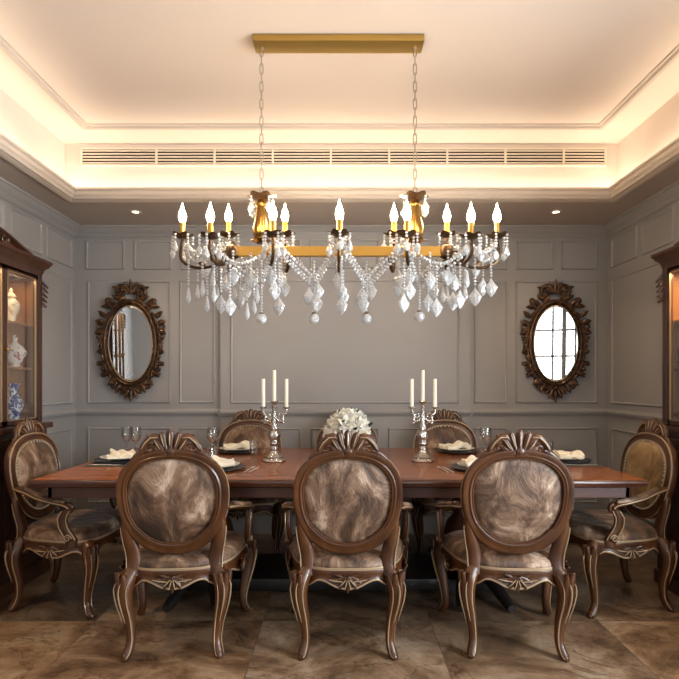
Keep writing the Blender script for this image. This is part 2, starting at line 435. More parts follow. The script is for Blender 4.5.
# ceilings: soffit ring, tray walls, tray ceiling
cs = MB()
cs.box(XL-.15, IX0, YF-.15, YB+.15, HC, HC+.06); cs.box(IX1, XR+.15, YF-.15, YB+.15, HC, HC+.06)
cs.box(IX0, IX1, IY1, YB+.15, HC, HC+.06); cs.box(IX0, IX1, YF-.15, IY0, HC, HC+.06)
cs.box(IX0, LX0, IY0, IY1, HC, HC+.012); cs.box(LX1, IX1, IY0, IY1, HC, HC+.012)
cs.box(LX0, LX1, LY1, IY1, HC, HC+.012); cs.box(LX0, LX1, IY0, LY0, HC, HC+.012)
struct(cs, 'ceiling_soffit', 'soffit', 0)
ct = MB()
ct.box(IX0-.08, IX0, IY0-.08, IY1+.08, HC+.01, HT+.05); ct.box(IX1, IX1+.08, IY0-.08, IY1+.08, HC+.01, HT+.05)
ct.box(IX0, IX1, IY1, IY1+.08, HC+.01, HT+.05); ct.box(IX0, IX1, IY0-.08, IY0, HC+.01, HT+.05)
ct.box(IX0-.08, IX1+.08, IY0-.08, IY1+.08, HT, HT+.08)
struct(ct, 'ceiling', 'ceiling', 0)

def run(mb, x0, x1, y0, y1, prof):
    """moulding mitred round a rectangle; prof: (outward offset from the rectangle, z)"""
    rs = []
    for sx, sy in ((-1,-1),(1,-1),(1,1),(-1,1)):
        bx, by = (x0 if sx < 0 else x1), (y0 if sy < 0 else y1)
        rs.append([Vector((bx + sx*q, by + sy*q, z)) for q, z in prof])
    mb.loop(rs); return mb
# lip of the cove
struct(run(MB(), LX0, LX1, LY0, LY1, [(.0,HC+.075),(-.030,HC+.072),(-.034,HC+.055),(-.022,HC+.048),(-.016,HC+.026),(-.004,HC+.018),(.004,HC+.004),(.030,HC-.010),(.05,HC-.012),(.05,HC+.005),(.014,HC+.012),(.014,HC+.075)]), 'trim_1', 'lip', 30)
# flat moulding on the tray ceiling
struct(run(MB(), -1.80, 1.84, -.80, 3.657, [(-.035,HT+.004),(-.035,HT-.006),(-.022,HT-.010),(-.012,HT-.022),(.010,HT-.022),(.018,HT-.008),(.018,HT+.004)]), 'trim_2', 'soffit', 30)
# crown under the soffit
struct(run(MB(), XL, XR, YF, YB, [(.01,HC+.002),(-.085,HC+.002),(-.085,HC-.012),(-.070,HC-.020),(-.058,HC-.040),(-.030,HC-.060),(-.022,HC-.078),(-.008,HC-.090),(.01,HC-.092)]), 'trim_3', 'wall', 30)
def strip(mb, segs, prof):
    for (ax, ay), (bx, by), (nx, ny) in segs:
        rs = [[Vector((px + nx*q, py + ny*q, z)) for q, z in prof] for px, py in ((ax,ay),(bx,by))]
        mb.rings(rs)
    return mb
RAIL = [(-.005,1.005),(.010,1.005),(.016,1.020),(.028,1.030),(.030,1.046),(.018,1.054),(.012,1.066),(-.005,1.066)]
BASE = [(-.005,0),(.020,0),(.020,.115),(.014,.128),(.010,.148),(-.005,.150)]
segs = [((XL,YB),(bx0,YB),(0,-1)), ((bx0-.0,YB-bd),(bx1,YB-bd),(0,-1)), ((bx1,YB),(XR,YB),(0,-1)), ((bx0,YB),(bx0,YB-bd-.015),(-1,0)), ((bx1,YB),(bx1,YB-bd-.015),(1,0))]
sl = [((XL,YF),(XL,YB),(1,0))]; sr = [((XR,1.70),(XR,YB),(-1,0)), ((XR,YF),(XR,.20),(-1,0))]
struct(strip(MB(), segs, RAIL), 'trim_4', 'wall', 30)
struct(strip(MB(), sl, RAIL), 'trim_5', 'wall', 30); struct(strip(MB(), sr, RAIL), 'trim_6', 'wall', 30)
struct(strip(MB(), segs, BASE), 'baseboard_back', 'wall', 30)
struct(strip(MB(), sl, BASE), 'baseboard_left', 'wall', 30); struct(strip(MB(), [((XR,YF),(XR,YB),(-1,0))], BASE), 'baseboard_right', 'wall', 30)

# long air grille in the tray's back wall
g0, g1 = (82.8-340)*IY1/F, (604-340)*IY1/F
gz1, gz0 = EYE + (382-150)*IY1/F, EYE + (382-165)*IY1/F
gr = thing('air_grille', 'long slatted air conditioning grille high in the glowing ceiling recess', 'air vent', ((g0+g1)/2, IY1, gz0))
def loc_box(mb, x0, x1, y0, y1, z0, z1, o): return mb.box(x0-o.location.x, x1-o.location.x, y0-o.location.y, y1-o.location.y, z0-o.location.z, z1-o.location.z)
loc_box(MB(), g0, g1, IY1-.004, IY1, gz0, gz1, gr).build('duct_back', 'grilledark', gr, 0)
fm = MB()
for q in ((g0-.012,g1+.012,gz0-.012,gz0),(g0-.012,g1+.012,gz1,gz1+.012),(g0-.012,g0,gz0,gz1),(g1,g1+.012,gz0,gz1)): loc_box(fm, q[0], q[1], IY1-.016, IY1, q[2], q[3], gr)
fm.build('grille_frame', 'grille', gr, 0)
for k in range(5):
    z = gz0 + (gz1-gz0)*(k+.5)/5
    loc_box(MB(), g0, g1, IY1-.014, IY1-.004, z-.0042, z+.0042, gr).build('slat', 'grille', gr, 0)
x = g0 + .56
while x < g1 - .2:
    loc_box(MB(), x-.007, x+.007, IY1-.017, IY1-.004, gz0, gz1, gr).build('divider', 'grille', gr, 0); x += .4385

# recessed downlights in the soffit
for px, lab in ((135.5, 'small round recessed downlight in the soffit above the left oval mirror'), (556, 'small round recessed downlight in the soffit above the right oval mirror')):
    Y = (HC - EYE) * F / (382 - 211.5)
    d = thing('downlight', lab, 'ceiling light', ((px-340)*Y/F, Y, HC))
    MB().lathe([(.026,-.001),(.026,-.006),(.036,-.008),(.044,-.004),(.045,0)], 24, cap=False).build('trim_ring', 'lip', d)
    MB().lathe([(.0005,-.003),(.026,-.003)], 24, cap=False).build('lens', 'downlight', d)
    L = bpy.data.lights.new('soffit_spot', 'SPOT'); L.energy = 16; L.color = (1,.76,.48); L.spot_size = math.radians(95); L.spot_blend = .8; L.shadow_soft_size = .025
    lo = bpy.data.objects.new('soffit_spot', L); COL.objects.link(lo); lo.parent = d; lo.location = (0,0,-.02)

# added bare spots under the soffit, out of view, to warm floor and chairs
for x, y, pw_ in ((-2.13, 1.9, 75), (2.16, 1.9, 55), (-2.13, .4, 55), (-.9, -1.3, 22), (.9, -1.3, 22)):
    L = bpy.data.lights.new('soffit_spot', 'SPOT'); L.energy = pw_; L.color = (1,.74,.44); L.spot_size = math.radians(110); L.spot_blend = .8; L.shadow_soft_size = .03
    lo = bpy.data.objects.new('soffit_spot', L); COL.objects.link(lo); lo.location = (x, y, HC-.02)
# ------------------------------------------------------------------ carved armchair (facing +Y, origin on the floor under the seat back)
RK = .150
def rake(z): return -RK * (z - .42)
def oval(t, rad=0.0):
    """outline of the back: centre line of the frame, moved outwards by rad"""
    def q(t):
        c, s = math.cos(t), math.sin(t); e = 2/2.3
        v = math.copysign(abs(s)**e, s)
        return Vector((.231*(1+.115*s)*math.copysign(abs(c)**e, c), 0, .737 + .230*v))
    p = q(t); 
    if rad:
        a, b = q(t-.02), q(t+.02); d = (b-a).normalized(); p = p + Vector((d.z, 0, -d.x)) * rad
    return p
NO = 56
def back_ring(prof):
    rs = []
    for k in range(NO):
        t = 2*PI*k/NO; r = []
        s = math.sin(t); wid = 1.0 + (.18 if s < -.6 else 0) - .12*max(0, s)
        for a, b in prof:
            p = oval(t, a*wid); p.y = b + rake(p.z); r.append(p)
        rs.append(r)
    return rs
def plan(t, sc=1.0, z=0.0, dy=0.0):
    c, s = math.cos(t), math.sin(t); e = 2/3.2
    u = math.copysign(abs(c)**e, c); v = math.copysign(abs(s)**e, s)
    y = .205 + .255*v*sc
    return Vector((u*sc*(.232 + .10*(y+.05)/.51), y + dy, z))

def make_chair(label):
    root = thing('carved_armchair', label, 'chair')
    # back frame
    prof = [(-.025,-.014),(-.019,-.022),(-.011,-.024),(-.004,-.018),(.012,-.022),(.021,-.020),(.026,-.010),(.026,.010),(.020,.022),(.010,.024),(.004,.018),(-.008,.022),(-.018,.022),(-.025,.014)]
    bf = MB().loop(back_ring(prof)).build('back_frame', 'chairwood', root, 50)
    for off, y, mt_ in ((-.0235,.0205,'gilt'),(.0245,.017,'gilt'),(-.0235,-.0205,'chairwood')):
        ring = back_ring([(off + .0040*math.cos(q*PI/3), y + .0040*math.sin(q*PI/3)) for q in range(6)])
        MB().loop(ring).build('edge_bead', mt_, bf)
    # upholstered back, padded front and flatter rear
    mb = MB(); rs = []
    cz = .737
    def pad(sc, y):
        r = []
        for k in range(NO):
            p = oval(2*PI*k/NO, -.021); p.x *= sc; p.z = cz + (p.z-cz)*sc; p.y = y + rake(p.z); r.append(p)
        return r
    for sc, y in ((.02,-.030),(.35,-.028),(.65,-.024),(.85,-.017),(.95,-.011),(1.0,-.003),(1.0,.006),(.95,.020),(.85,.032),(.65,.042),(.35,.047),(.02,.048)): rs.append(pad(sc, y))
    mb.rings(rs).build('back_cushion', 'velvet', root, 60)
    # nailheads round the front of the cushion
    mb = MB()
    for k in range(64):
        p = oval(2*PI*k/64, -.030); p.y = .021 + rake(p.z); mb.ball(p, .0062, 6, 4)
    mb.build('nailhead_trim', 'stud', bf)
    # crest: fluted shell flanked by pierced leaf scrolls
    yc = rake(.99)
    N = Vector((0,-1,-RK)).normalized(); UP = Vector((0,-RK,1)).normalized(); RT = Vector((1,0,0))
    cr = MB(); pt = lambda x, z, r: (x, rake(z), z, r)
    cb = Vector((0, yc, .958))
    LOB = [(k, k*.30, .128 - .0065*k*k) for k in (-3,-2,-1,0,1,2,3)]
    for k, a, L in LOB:
        d = UP*math.cos(a) + RT*math.sin(a)
        leaf(cr, cb + RT*(k*.009), d, N, L*.97, .0205, .021 - .0012*abs(k), .0, 10, 14, True)
    cr.ball(tuple(cb + UP*.022), .026, 12, 8, (1.2,.85,1))
    for sx in (-1, 1):
        ctube(cr, [pt(sx*.040,1.010,.012), pt(sx*.062,1.046,.015), pt(sx*.090,1.042,.016), pt(sx*.116,1.016,.015), pt(sx*.132,.990,.014), pt(sx*.128,.966,.012), pt(sx*.110,.962,.010), pt(sx*.104,.978,.007)], 10, 5)
        ctube(cr, [pt(sx*.026,.972,.014), pt(sx*.060,.985,.013), pt(sx*.086,1.004,.011), pt(sx*.102,1.000,.008), pt(sx*.100,.988,.005)], 8, 5)
        leaf(cr, (sx*.112, rake(.985), .985), RT*sx*.85 - UP*.52, N, .085, .015, .016)
        leaf(cr, (sx*.070, rake(1.03), 1.028), RT*sx*.75 + UP*.55, N, .046, .014, .015)
    cw = cr.build('crest', 'chairwood', root, 50)
    gb = MB()
    for sg in (-1, 1):
        for k, a, L in LOB[1:-1]:
            d = UP*math.cos(a) + RT*math.sin(a); b0 = cb + RT*(k*.010)
            gb.tube([tuple(b0 + d*(L*.42) + N*sg*.0195), tuple(b0 + d*(L*.68) + N*sg*.0150), tuple(b0 + d*(L*.90) + N*sg*.0080)], [.0012,.0030,.0014], 6)
        for sx in (-1, 1):
            q = [(sx*.056,1.044),(sx*.088,1.044),(sx*.116,1.018),(sx*.132,.990)]
            gb.tube([(x, rake(z) - sg*.0150, z) for x, z in q], [.0015,.0036,.0036,.0015], 6)
    gb.build('crest_highlight', 'gilt', cw)
    # back posts
    for sx in (-1, 1):
        pts = cat([(sx*.226, rake(.66), .675, .012), (sx*.222, rake(.61), .615, .024), (sx*.208, rake(.55), .55, .032), (sx*.194, rake(.48), .48, .034), (sx*.190, -.012, .42, .035), (sx*.196,-.02,.385,.034)], 5)
        po = MB().tube([p[:3] for p in pts], [(p[3], .021) for p in pts], 12, (0,1,0)).build('back_post', 'chairwood', root)
        MB().tube([(p[0]+sx*p[3]*.97, p[1]-.010, p[2]) for p in pts[5:]], .0030, 6).build('edge_bead', 'gilt', po)
    # seat cushion
    lv = [(.93,.405),(1.0,.412),(1.012,.430),(.985,.450),(.90,.466),(.75,.476),(.5,.483),(.25,.486),(.02,.487)]
    MB().rings([[plan(2*PI*k/NO, s, z) for k in range(NO)] for s, z in lv]).build('seat_cushion', 'velvet', root, 70)
    MB().loop([[plan(2*PI*k/NO, 1.022 + .008*math.cos(q*PI/3), .418 + .007*math.sin(q*PI/3)) for q in range(6)] for k in range(NO)]).build('seat_piping', 'gilt', root)
    # seat rail with a scalloped lower edge
    rs = []
    NR = 96
    def low(t):
        u = (t/(PI/2)) % 1.0
        mid = min(u, 1-u)                        # 0 at the middle of a side, .5 at a corner
        return .352 - .030*math.exp(-(mid/.10)**2) + .010*math.exp(-((mid-.24)/.09)**2) - .035*max(0, (mid-.30)/.2)
    for k in range(NR):
        t = 2*PI*k/NR; zb = low(t)
        rs.append([plan(t, .985, .412), plan(t, 1.030, .412), plan(t, 1.040, .402), plan(t, 1.030, .392), plan(t, 1.026, zb+.016), plan(t, 1.042, zb+.010), plan(t, 1.040, zb), plan(t, .955, zb), plan(t, .940, .39)])
    rl = MB().loop(rs).build('seat_rail', 'chairwood', root, 50)
    mb = MB(); 
    mb.loop([[plan(2*PI*k/NR, 1.040 + .006*math.cos(q*PI/2.5), low(2*PI*k/NR) + .006 + .0045*math.sin(q*PI/2.5)) for q in range(5)] for k in range(NR)])
    mb.build('edge_bead', 'gilt', rl)
    for t, nx, ny in ((PI/2,0,1),(-PI/2,0,-1),(0,1,0),(PI,-1,0)):
        c = plan(t, 1.035, .365); nn = Vector((nx,ny,0)); rt = Vector((-ny,nx,0))
        om = MB()
        for k in range(-2, 3):
            a = k*.52; leaf(om, c + rt*k*.006 + Vector((0,0,.022)), Vector((0,0,-1))*math.cos(a) + rt*math.sin(a), nn, .078-.009*abs(k), .0125, .012, .004)
        for sg in (-1, 1):
            leaf(om, c + rt*sg*.02, rt*sg + Vector((0,0,.12)), nn, .075, .011, .010, .004)
            leaf(om, c + rt*sg*.015 + Vector((0,0,.012)), rt*sg + Vector((0,0,.42)), nn, .05, .009, .009, .004)
        oc = om.build('rail_carving', 'chairwood', rl, 50)
        gm = MB()
        for k in (-1.5, -.5, .5, 1.5):
            a = k*.52; d = Vector((0,0,-1))*math.cos(a) + rt*math.sin(a); b0 = c + Vector((0,0,.018)) + nn*.0095
            gm.tube([tuple(b0 + d*.012), tuple(b0 + d*.035 + nn*.003), tuple(b0 + d*.058)], [.0015,.0034,.0015], 6)
        for sg in (-1, 1): gm.tube([tuple(c + rt*sg*.025 + nn*.011), tuple(c + rt*sg*.06 + nn*.013 + Vector((0,0,.004))), tuple(c + rt*sg*.09 + nn*.010 + Vector((0,0,.010)))], [.002,.0035,.0015], 6)
        gm.build('carving_highlight', 'gilt', oc)
    # cabriole legs
    for front in (0, 1):
        for sx in (-1, 1):
            if front: P = [(.272,.400,.405,.034),(.302,.432,.345,.041),(.300,.432,.27,.034),(.283,.410,.17,.025),(.274,.398,.08,.020),(.286,.416,.028,.023),(.300,.436,.013,.019),(.308,.448,.012,.010)]
            else: P = [(.196,-.005,.405,.034),(.226,-.030,.345,.041),(.226,-.034,.27,.034),(.208,-.024,.17,.026),(.200,-.030,.08,.021),(.210,-.050,.028,.023),(.221,-.066,.013,.019),(.227,-.074,.012,.010)]
            P = [(sx*a, b, c, r) for a, b, c, r in P]
            C = cat(P, 6); sy = 1 if front else -1
            lg = MB().tube([p[:3] for p in C], [max(p[3], .004) for p in C], 10).build('leg', 'chairwood', root, 60)
            kn = MB(); d0 = Vector((sx*.62, sy*.78, 0))
            kb = Vector(P[1][:3])
            for ang in (-.75, 0, .75):
                d = Quaternion((0,0,1), ang) @ d0
                leaf(kn, kb + d*.034 + Vector((0,0,.058)), Vector((0,0,-1)) + d*.04, d, .150 - .035*abs(ang), .0165, .015, -.012)
            kc = kn.build('knee_carving', 'chairwood', lg, 50)
            gb = MB()
            for ang in (-1.15, -.38, .38, 1.15):
                d = Quaternion((0,0,1), ang) @ d0
                pts = [Vector(p[:3]) + d*p[3]*.98 for p in C[2:36:2]]
                if abs(ang) < 1: pts = [p + d*.009 for p in pts[1:9]]
                n = len(pts); gb.tube([tuple(p) for p in pts], [.0012 + .0024*math.sin(PI*k/(n-1)) for k in range(n)], 6)
            gb.build('edge_bead', 'gilt', lg)
    # arms
    for sx in (-1, 1):
        A = [(.232,rake(.70)+.010,.700,.020),(.268,.06,.684,.022),(.306,.15,.660,.023),(.318,.24,.640,.023),(.318,.300,.627,.024),(.318,.325,.611,.022)]
        A = [(sx*a, b, c, r) for a, b, c, r in A]
        C = cat(A, 6)
        ar = MB(); ar.tube([p[:3] for p in C], [(p[3]*1.05, p[3]*.62) for p in C], 10, (0,0,1))
        ar.tube(spiral((sx*.318,.318,.607), .024, .006, PI/2, -1.1, (0,1,0), (0,0,1)), [.014 - .006*k/22 for k in range(23)], 8)
        ar.ball((sx*.318,.318,.607), .016, 10, 6, (1.5,1,1))
        ao = ar.build('arm_rest', 'chairwood', root, 50)
        MB().tube([(p[0], p[1], p[2]+.012) for p in C[5:25]], [(.0235*math.sin(PI*(.12+.76*k/19))**.5, .014) for k in range(20)], 10, (0,0,1)).build('arm_pad', 'velvet', ao, 70)
        gb = MB()
        for s2 in (-1, 1): gb.tube([(p[0]+s2*.0235, p[1], p[2]+.001) for p in C[1:]], .004, 6)
        gb.build('edge_bead', 'gilt', ao)
        Pp = cat([(sx*.318,.312,.602), (sx*.316,.288,.555), (sx*.312,.292,.505), (sx*.309,.318,.455), (sx*.306,.330,.425), (sx*.306,.325,.395)], 6)
        pm = MB(); pm.tube(Pp, [(.017,.021 + .012*k/len(Pp)) for k in range(len(Pp))], 10, (0,1,0))
        pm.ball((sx*.313,.318,.445), .030, 12, 8, (.65,1,1))
        pp = pm.build('arm_post', 'chairwood', root, 50)
        gm = MB()
        for s2 in (-1, 1): gm.tube([(p[0]+sx*.013, p[1]+s2*(.020 + .010*k/len(Pp)), p[2]) for k, p in enumerate(Pp[1:-8])], .0038, 6)
        gm.tube(spiral((sx*.331,.318,.445), .022, .004, 0, 1.4, (0,1,0), (0,0,1)), .0035, 6)
        gm.build('edge_bead', 'gilt', pp)
    return root

CH = [  # x, y, turn, label
    (-.790, 2.50, .07, 'carved oval-back velvet armchair on the near side, nearest the lit china cabinet'),
    (.037, 2.50, 0, 'middle carved armchair on the near side, its back turned to us before the white flowers'),
    (.838, 2.50, -.07, 'carved oval-back velvet armchair on the near side, furthest from the lit china cabinet'),
    (-.735, 4.20, PI, 'far-side carved armchair half hidden behind the left silver candelabrum'),
    (.060, 4.20, PI, 'far-side carved armchair almost hidden behind the white flower arrangement'),
    (.860, 4.20, PI, 'far-side carved armchair half hidden behind the right silver candelabrum'),
    (-1.805, 3.165, -PI/2, 'carved nailhead-trimmed armchair at the table end beside the lit china cabinet'),
    (1.815, 3.165, PI/2, 'carved nailhead-trimmed armchair with painted warm light on its back at the table end on the right'),
]
proto = make_chair(CH[0][3])
chairs = []
for i, (x, y, a, lab) in enumerate(CH):
    o = proto if i == 0 else copy_tree(proto)
    o.location = (x, y, 0); o.rotation_euler = (0, 0, a); o['label'] = lab; o['group'] = 'carved armchairs around the dining table'
    chairs.append(o)

# the right-hand end chair has warm light painted into the velvet of its back
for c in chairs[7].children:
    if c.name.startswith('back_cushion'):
        c.material_slots[0].link = 'OBJECT'; c.material_slots[0].material = M['warmlitvelvet']; c['label'] = 'velvet back upholstery tinted as if under warm light'

# ------------------------------------------------------------------ dining table
TY0, TY1, TX0, TX1, TZ = 2.755, 4.12, -1.652, 1.640, .780
tb = thing('dining_table', 'long polished mahogany dining table on dark pedestals in the middle of the room', 'table', ((TX0+TX1)/2, (TY0+TY1)/2, 0))
hx, hy = (TX1-TX0)/2, (TY1-TY0)/2
def rect(ins, z, rad=.010, n=4):
    out = []; r = max(rad - ins*.3, .004)
    for cx, cy, a0 in ((hx-ins-r,hy-ins-r,0),(-hx+ins+r,hy-ins-r,PI/2),(-hx+ins+r,-hy+ins+r,PI),(hx-ins-r,-hy+ins+r,1.5*PI)):
        for k in range(n): a = a0 + PI/2*k/(n-1); out.append(Vector((cx+r*math.cos(a), cy+r*math.sin(a), z)))
    return out
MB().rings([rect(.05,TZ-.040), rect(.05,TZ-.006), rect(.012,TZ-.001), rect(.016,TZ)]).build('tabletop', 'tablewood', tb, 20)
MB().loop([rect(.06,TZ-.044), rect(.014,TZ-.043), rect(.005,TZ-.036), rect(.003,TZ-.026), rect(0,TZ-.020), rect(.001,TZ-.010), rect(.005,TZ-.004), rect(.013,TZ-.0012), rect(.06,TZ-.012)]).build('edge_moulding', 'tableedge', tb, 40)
ap = MB()
ax, ay = hx-.08, hy-.042
for x0, x1, y0, y1 in ((-ax,ax,-ay,-ay+.025),(-ax,ax,ay-.145,ay-.12),(-ax,-ax+.025,-ay,ay-.12),(ax-.025,ax,-ay,ay-.12)): ap.box(x0, x1, y0, y1, .676, TZ-.042, .003)
ap.build('apron', 'tabledark', tb, 0)
MB().box(-.98, .98, -.24, .24, .012, .088, .01).build('base_stretcher', 'black', tb)
for px in (-.83, .83):
    pd = MB().lathe([(.13,.08),(.14,.10),(.10,.13),(.085,.17),(.12,.24),(.135,.31),(.115,.38),(.075,.43),(.065,.47),(.085,.50),(.07,.54),(.075,.60),(.12,.64),(.14,.690),(.14,.735)], 24, (px,0,0)).build('pedestal', 'tabledark', tb)
    for sy in (-1, 1):
        for sx in (-1, 1):
            C = cat([(px+sx*.03, sy*.10, .16, .050), (px+sx*.06, sy*.22, .145, .046), (px+sx*.10, sy*.36, .085, .038), (px+sx*.13, sy*.47, .04, .032), (px+sx*.14, sy*.52, .028, .024)], 5)
            MB().tube([p[:3] for p in C], [(p[3], p[3]*.95) for p in C], 10, (0,0,1)).build('foot', 'black', pd)
# ------------------------------------------------------------------ chandelier (origin at the ceiling above its middle)
CY = 2.74
ch = thing('crystal_chandelier', 'long brass chandelier with lit flame bulbs and crystal drops hanging on two chains', 'chandelier', ((338.5-340)*CY/F, CY, HT))
ORG = ch.location.copy()
def cp(px, py, dy=0.0): return at(px, py, CY + dy) - ORG
# canopy
cw_ = 172*2.69/F/2
MB().box(-cw_, cw_, -.055, .055, -.036, 0, .006).build('canopy', 'canopybrass', ch)
# chains
for px in (261.5, 415):
    top = cp(px, 44); top.z = -.036; bot = cp(px, 196)
    mb = MB(); n = 17; L = (top.z - bot.z)/n
    mb.lathe([(.0005,0),(.010,0),(.010,-.010),(.004,-.016),(.0005,-.016)], 12, (top.x, 0, top.z))
    for k in range(n):
        zc = top.z - L*(k+.5); hl = L*.62; hw = .0085
        ring = []
        for q in range(16):
            a = 2*PI*q/16; u = hw*math.cos(a); v = (hl-hw)*(1 if math.sin(a) > 0 else -1)*(1 if abs(math.sin(a)) > .01 else 0) + hw*math.sin(a)
            ring.append((u, v))
        c3 = [Vector((top.x + (u if k % 2 == 0 else 0), (0 if k % 2 == 0 else u), zc + v)) for u, v in ring]
        rs = []
        for q in range(16):
            t = (c3[(q+1)%16] - c3[q-1]).normalized(); nn = Vector((0,1,0)) if k % 2 == 0 else Vector((1,0,0)); sd = t.cross(nn)
            rs.append([c3[q] + sd*.0024*math.cos(2*PI*j/6) + nn*.0024*math.sin(2*PI*j/6) for j in range(6)])
        mb.loop(rs)
    mb.build('chain', 'chain', ch)
# turned columns with a flower cup
def cup(mb, c, r, h=.016, lob=6, seg=36):
    rs = []
    for f, z in ((.15,-h*.9),(.5,-h*.75),(.8,-h*.25),(1.0,h*.15),(1.02,h*.05),(.8,-h*.45),(.5,-h),(.15,-h*1.2)):
        rs.append([Vector((c[0] + r*f*(1+.12*f*math.cos(lob*2*PI*i/seg))*math.cos(2*PI*i/seg), c[1] + r*f*(1+.12*f*math.cos(lob*2*PI*i/seg))*math.sin(2*PI*i/seg), c[2] + z + .004*f*math.cos(lob*2*PI*i/seg))) for i in range(seg)])
    mb.rings(rs); return mb
zb0 = cp(340, 256.5).z; zb1 = cp(340, 247).z
for px in (261.5, 415):
    c = cp(px, 240); zt = cp(px, 196).z; H = zt - c.z
    col = MB().lathe([(.012,-.012),(.022,-.008),(.030,.004),(.026,.012),(.038,.022),(.043,.040),(.042,.065),(.036,.095),(.029,.125),(.025,.150),(.024,.172),(.030,.178),(.031,.188),(.024,.194),(.020,.206),(.012,.214),(.008,H)], 40, (c.x, c.y, c.z), lobes=8, lobe=.10).build('column', 'agedbrass', ch)
    cup(MB(), (c.x, c.y, zt-.002), .070).build('flower_cup', 'bronze', col)
    cup(MB(), (c.x, c.y, c.z-.003), .050, .014).build('flower_cup', 'bronze', col)
# main bar and end hubs
xb0, xb1 = cp(233, 250).x, cp(446, 250).x
MB().box(xb0, xb1, -.018, .018, zb0, zb1, .002).build('bar', 'brass', ch, 0)
zm = (zb0+zb1)/2
for x in (xb0, xb1):
    MB().lathe([(.006,-.060),(.022,-.050),(.014,-.040),(.034,-.026),(.040,0),(.034,.026),(.018,.036),(.010,.052),(.003,.058)], 20, (x,0,zm)).build('hub', 'bronze', ch)
# arms: cup position (px, base y, depth), root on the bar
ARMS = [(182.4,235,0,xb0),(210.4,235.5,-.13,xb0),(228.6,234,.13,xb0),(273,233.5,-.13,cp(268,250).x),(285,233.5,.13,cp(290,250).x),(339.5,232.5,-.13,0),(339.5,234,.13,0),
        (394,233.5,.13,cp(389,250).x),(407,233.5,-.13,cp(411,250).x),(447,234,.13,xb1),(471,235.5,-.13,xb1),(497,235,0,xb1)]
CUPS = []
for px, py, dy, xr in ARMS:
    c = cp(px, py, dy); c.z -= .004; CUPS.append(c)
    d = Vector((c.x - xr, c.y, 0)); Lh = d.length; d.normalize()
    r0 = Vector((xr, 0, zm-.01))
    P = [r0 + d*.015, r0 + d*Lh*.30 + Vector((0,0,-.055)), r0 + d*Lh*.70 + Vector((0,0,-.075)), r0 + d*Lh*1.02 + Vector((0,0,-.030)), Vector((c.x, c.y, c.z-.022)), c]
    am = MB(); cc = cat([(*p, .0085) for p in P], 6); am.tube([p[:3] for p in cc], .0085, 8)
    sd = Vector((-d.y, d.x, 0))
    am.tube(spiral(r0 + d*Lh*.34 + Vector((0,0,-.020)), .030, .008, -PI/2, 1.2, d, (0,0,1)), [.006-.003*k/22 for k in range(23)], 6)
    leaf(am, r0 + d*Lh*.55 + Vector((0,0,-.066)), d*.8 + Vector((0,0,.6)), sd, .055, .012, .006)
    ao = am.build('arm', 'bronze', ch)
    cup(MB(), (c.x, c.y, c.z+.004), .053).build('drip_pan', 'bronze', ao)
    s0 = c.z + .004; hh = .066
    MB().lathe([(.004,0),(.0155,.001),(.0155,hh-.002),(.013,hh),(.002,hh)], 16, (c.x,c.y,s0)).build('candle_sleeve', 'brass', ao)
    MB().lathe([(.005,0),(.012,.003),(.0185,.018),(.0200,.030),(.0178,.046),(.0122,.062),(.0066,.076),(.0030,.090),(.0008,.102)], 16, (c.x,c.y,s0+hh-.001)).build('flame_bulb', 'bulb', ao)
# crystal: a drop is a wire of beads ending in a cut pendant
def pend(mb, x, y, z, L, kind):
    """pendant hanging down from z, length L"""
    if kind == 0:   prof = [(.0005,0),(.006,-.010),(.0115,-L*.45),(.0165,-L*.70),(.0120,-L*.86),(.0005,-L)]; sq, seg = .8, 8
    else:           prof = [(.0005,0),(.010,-L*.18),(.0250*L/.075,-L*.50),(.0165*L/.075,-L*.78),(.0005,-L)]; sq, seg = .42, 8
    a0 = random.uniform(-.5, .5)
    rs = []
    for r, zz in prof:
        ring = []
        for i in range(seg):
            u, v = r*math.cos(2*PI*i/seg), r*sq*math.sin(2*PI*i/seg)
            ring.append(Vector((x + u*math.cos(a0) - v*math.sin(a0), y + u*math.sin(a0) + v*math.cos(a0), z + zz)))
        rs.append(ring)
    mb.rings(rs)
def drop(x, y, ztop, zbot, kind, L, br=.0078):
    L *= 1.22
    mb = MB(); z = ztop - br
    while z > zbot + L + br*.6: mb.bead((x, y, z), br); z -= br*2.05
    pend(mb, x, y, zbot + L, L, kind)
    return mb.build('crystal_pendant' if kind else 'crystal_drop', 'crystal', ch, 0)
def garland(a, b, sag, br=.0098):
    a, b = Vector(a), Vector(b); mb = MB(); n = max(4, int(((b-a).length + sag*1.3)/(br*2.05)))
    for k in range(n+1):
        t = k/n; p = a.lerp(b, t); p.z -= sag*4*t*(1-t); mb.bead(p, br*(1 if k % 2 else .82))
    return mb.build('bead_garland', 'crystal', ch, 0)
# short drops round every cup
for i, c in enumerate(CUPS):
    n = 5; ph = .5 + i*.35
    for k in range(n):
        a = ph + 2*PI*k/n
        x, y = c.x + .054*math.cos(a), c.y + .054*math.sin(a)
        ln = .060 + .05*random.random()
        drop(x, y, c.z+.002, c.z - ln - .035, 0 if k % 2 else 1, .050 if k % 2 else .044)
for px in (261.5, 415):
    c = cp(px, 198)
    for a in (.5, 2.5, 3.9, 5.5): drop(c.x + .066*math.cos(a), .066*math.sin(a), c.z, c.z - .095, 1, .052)
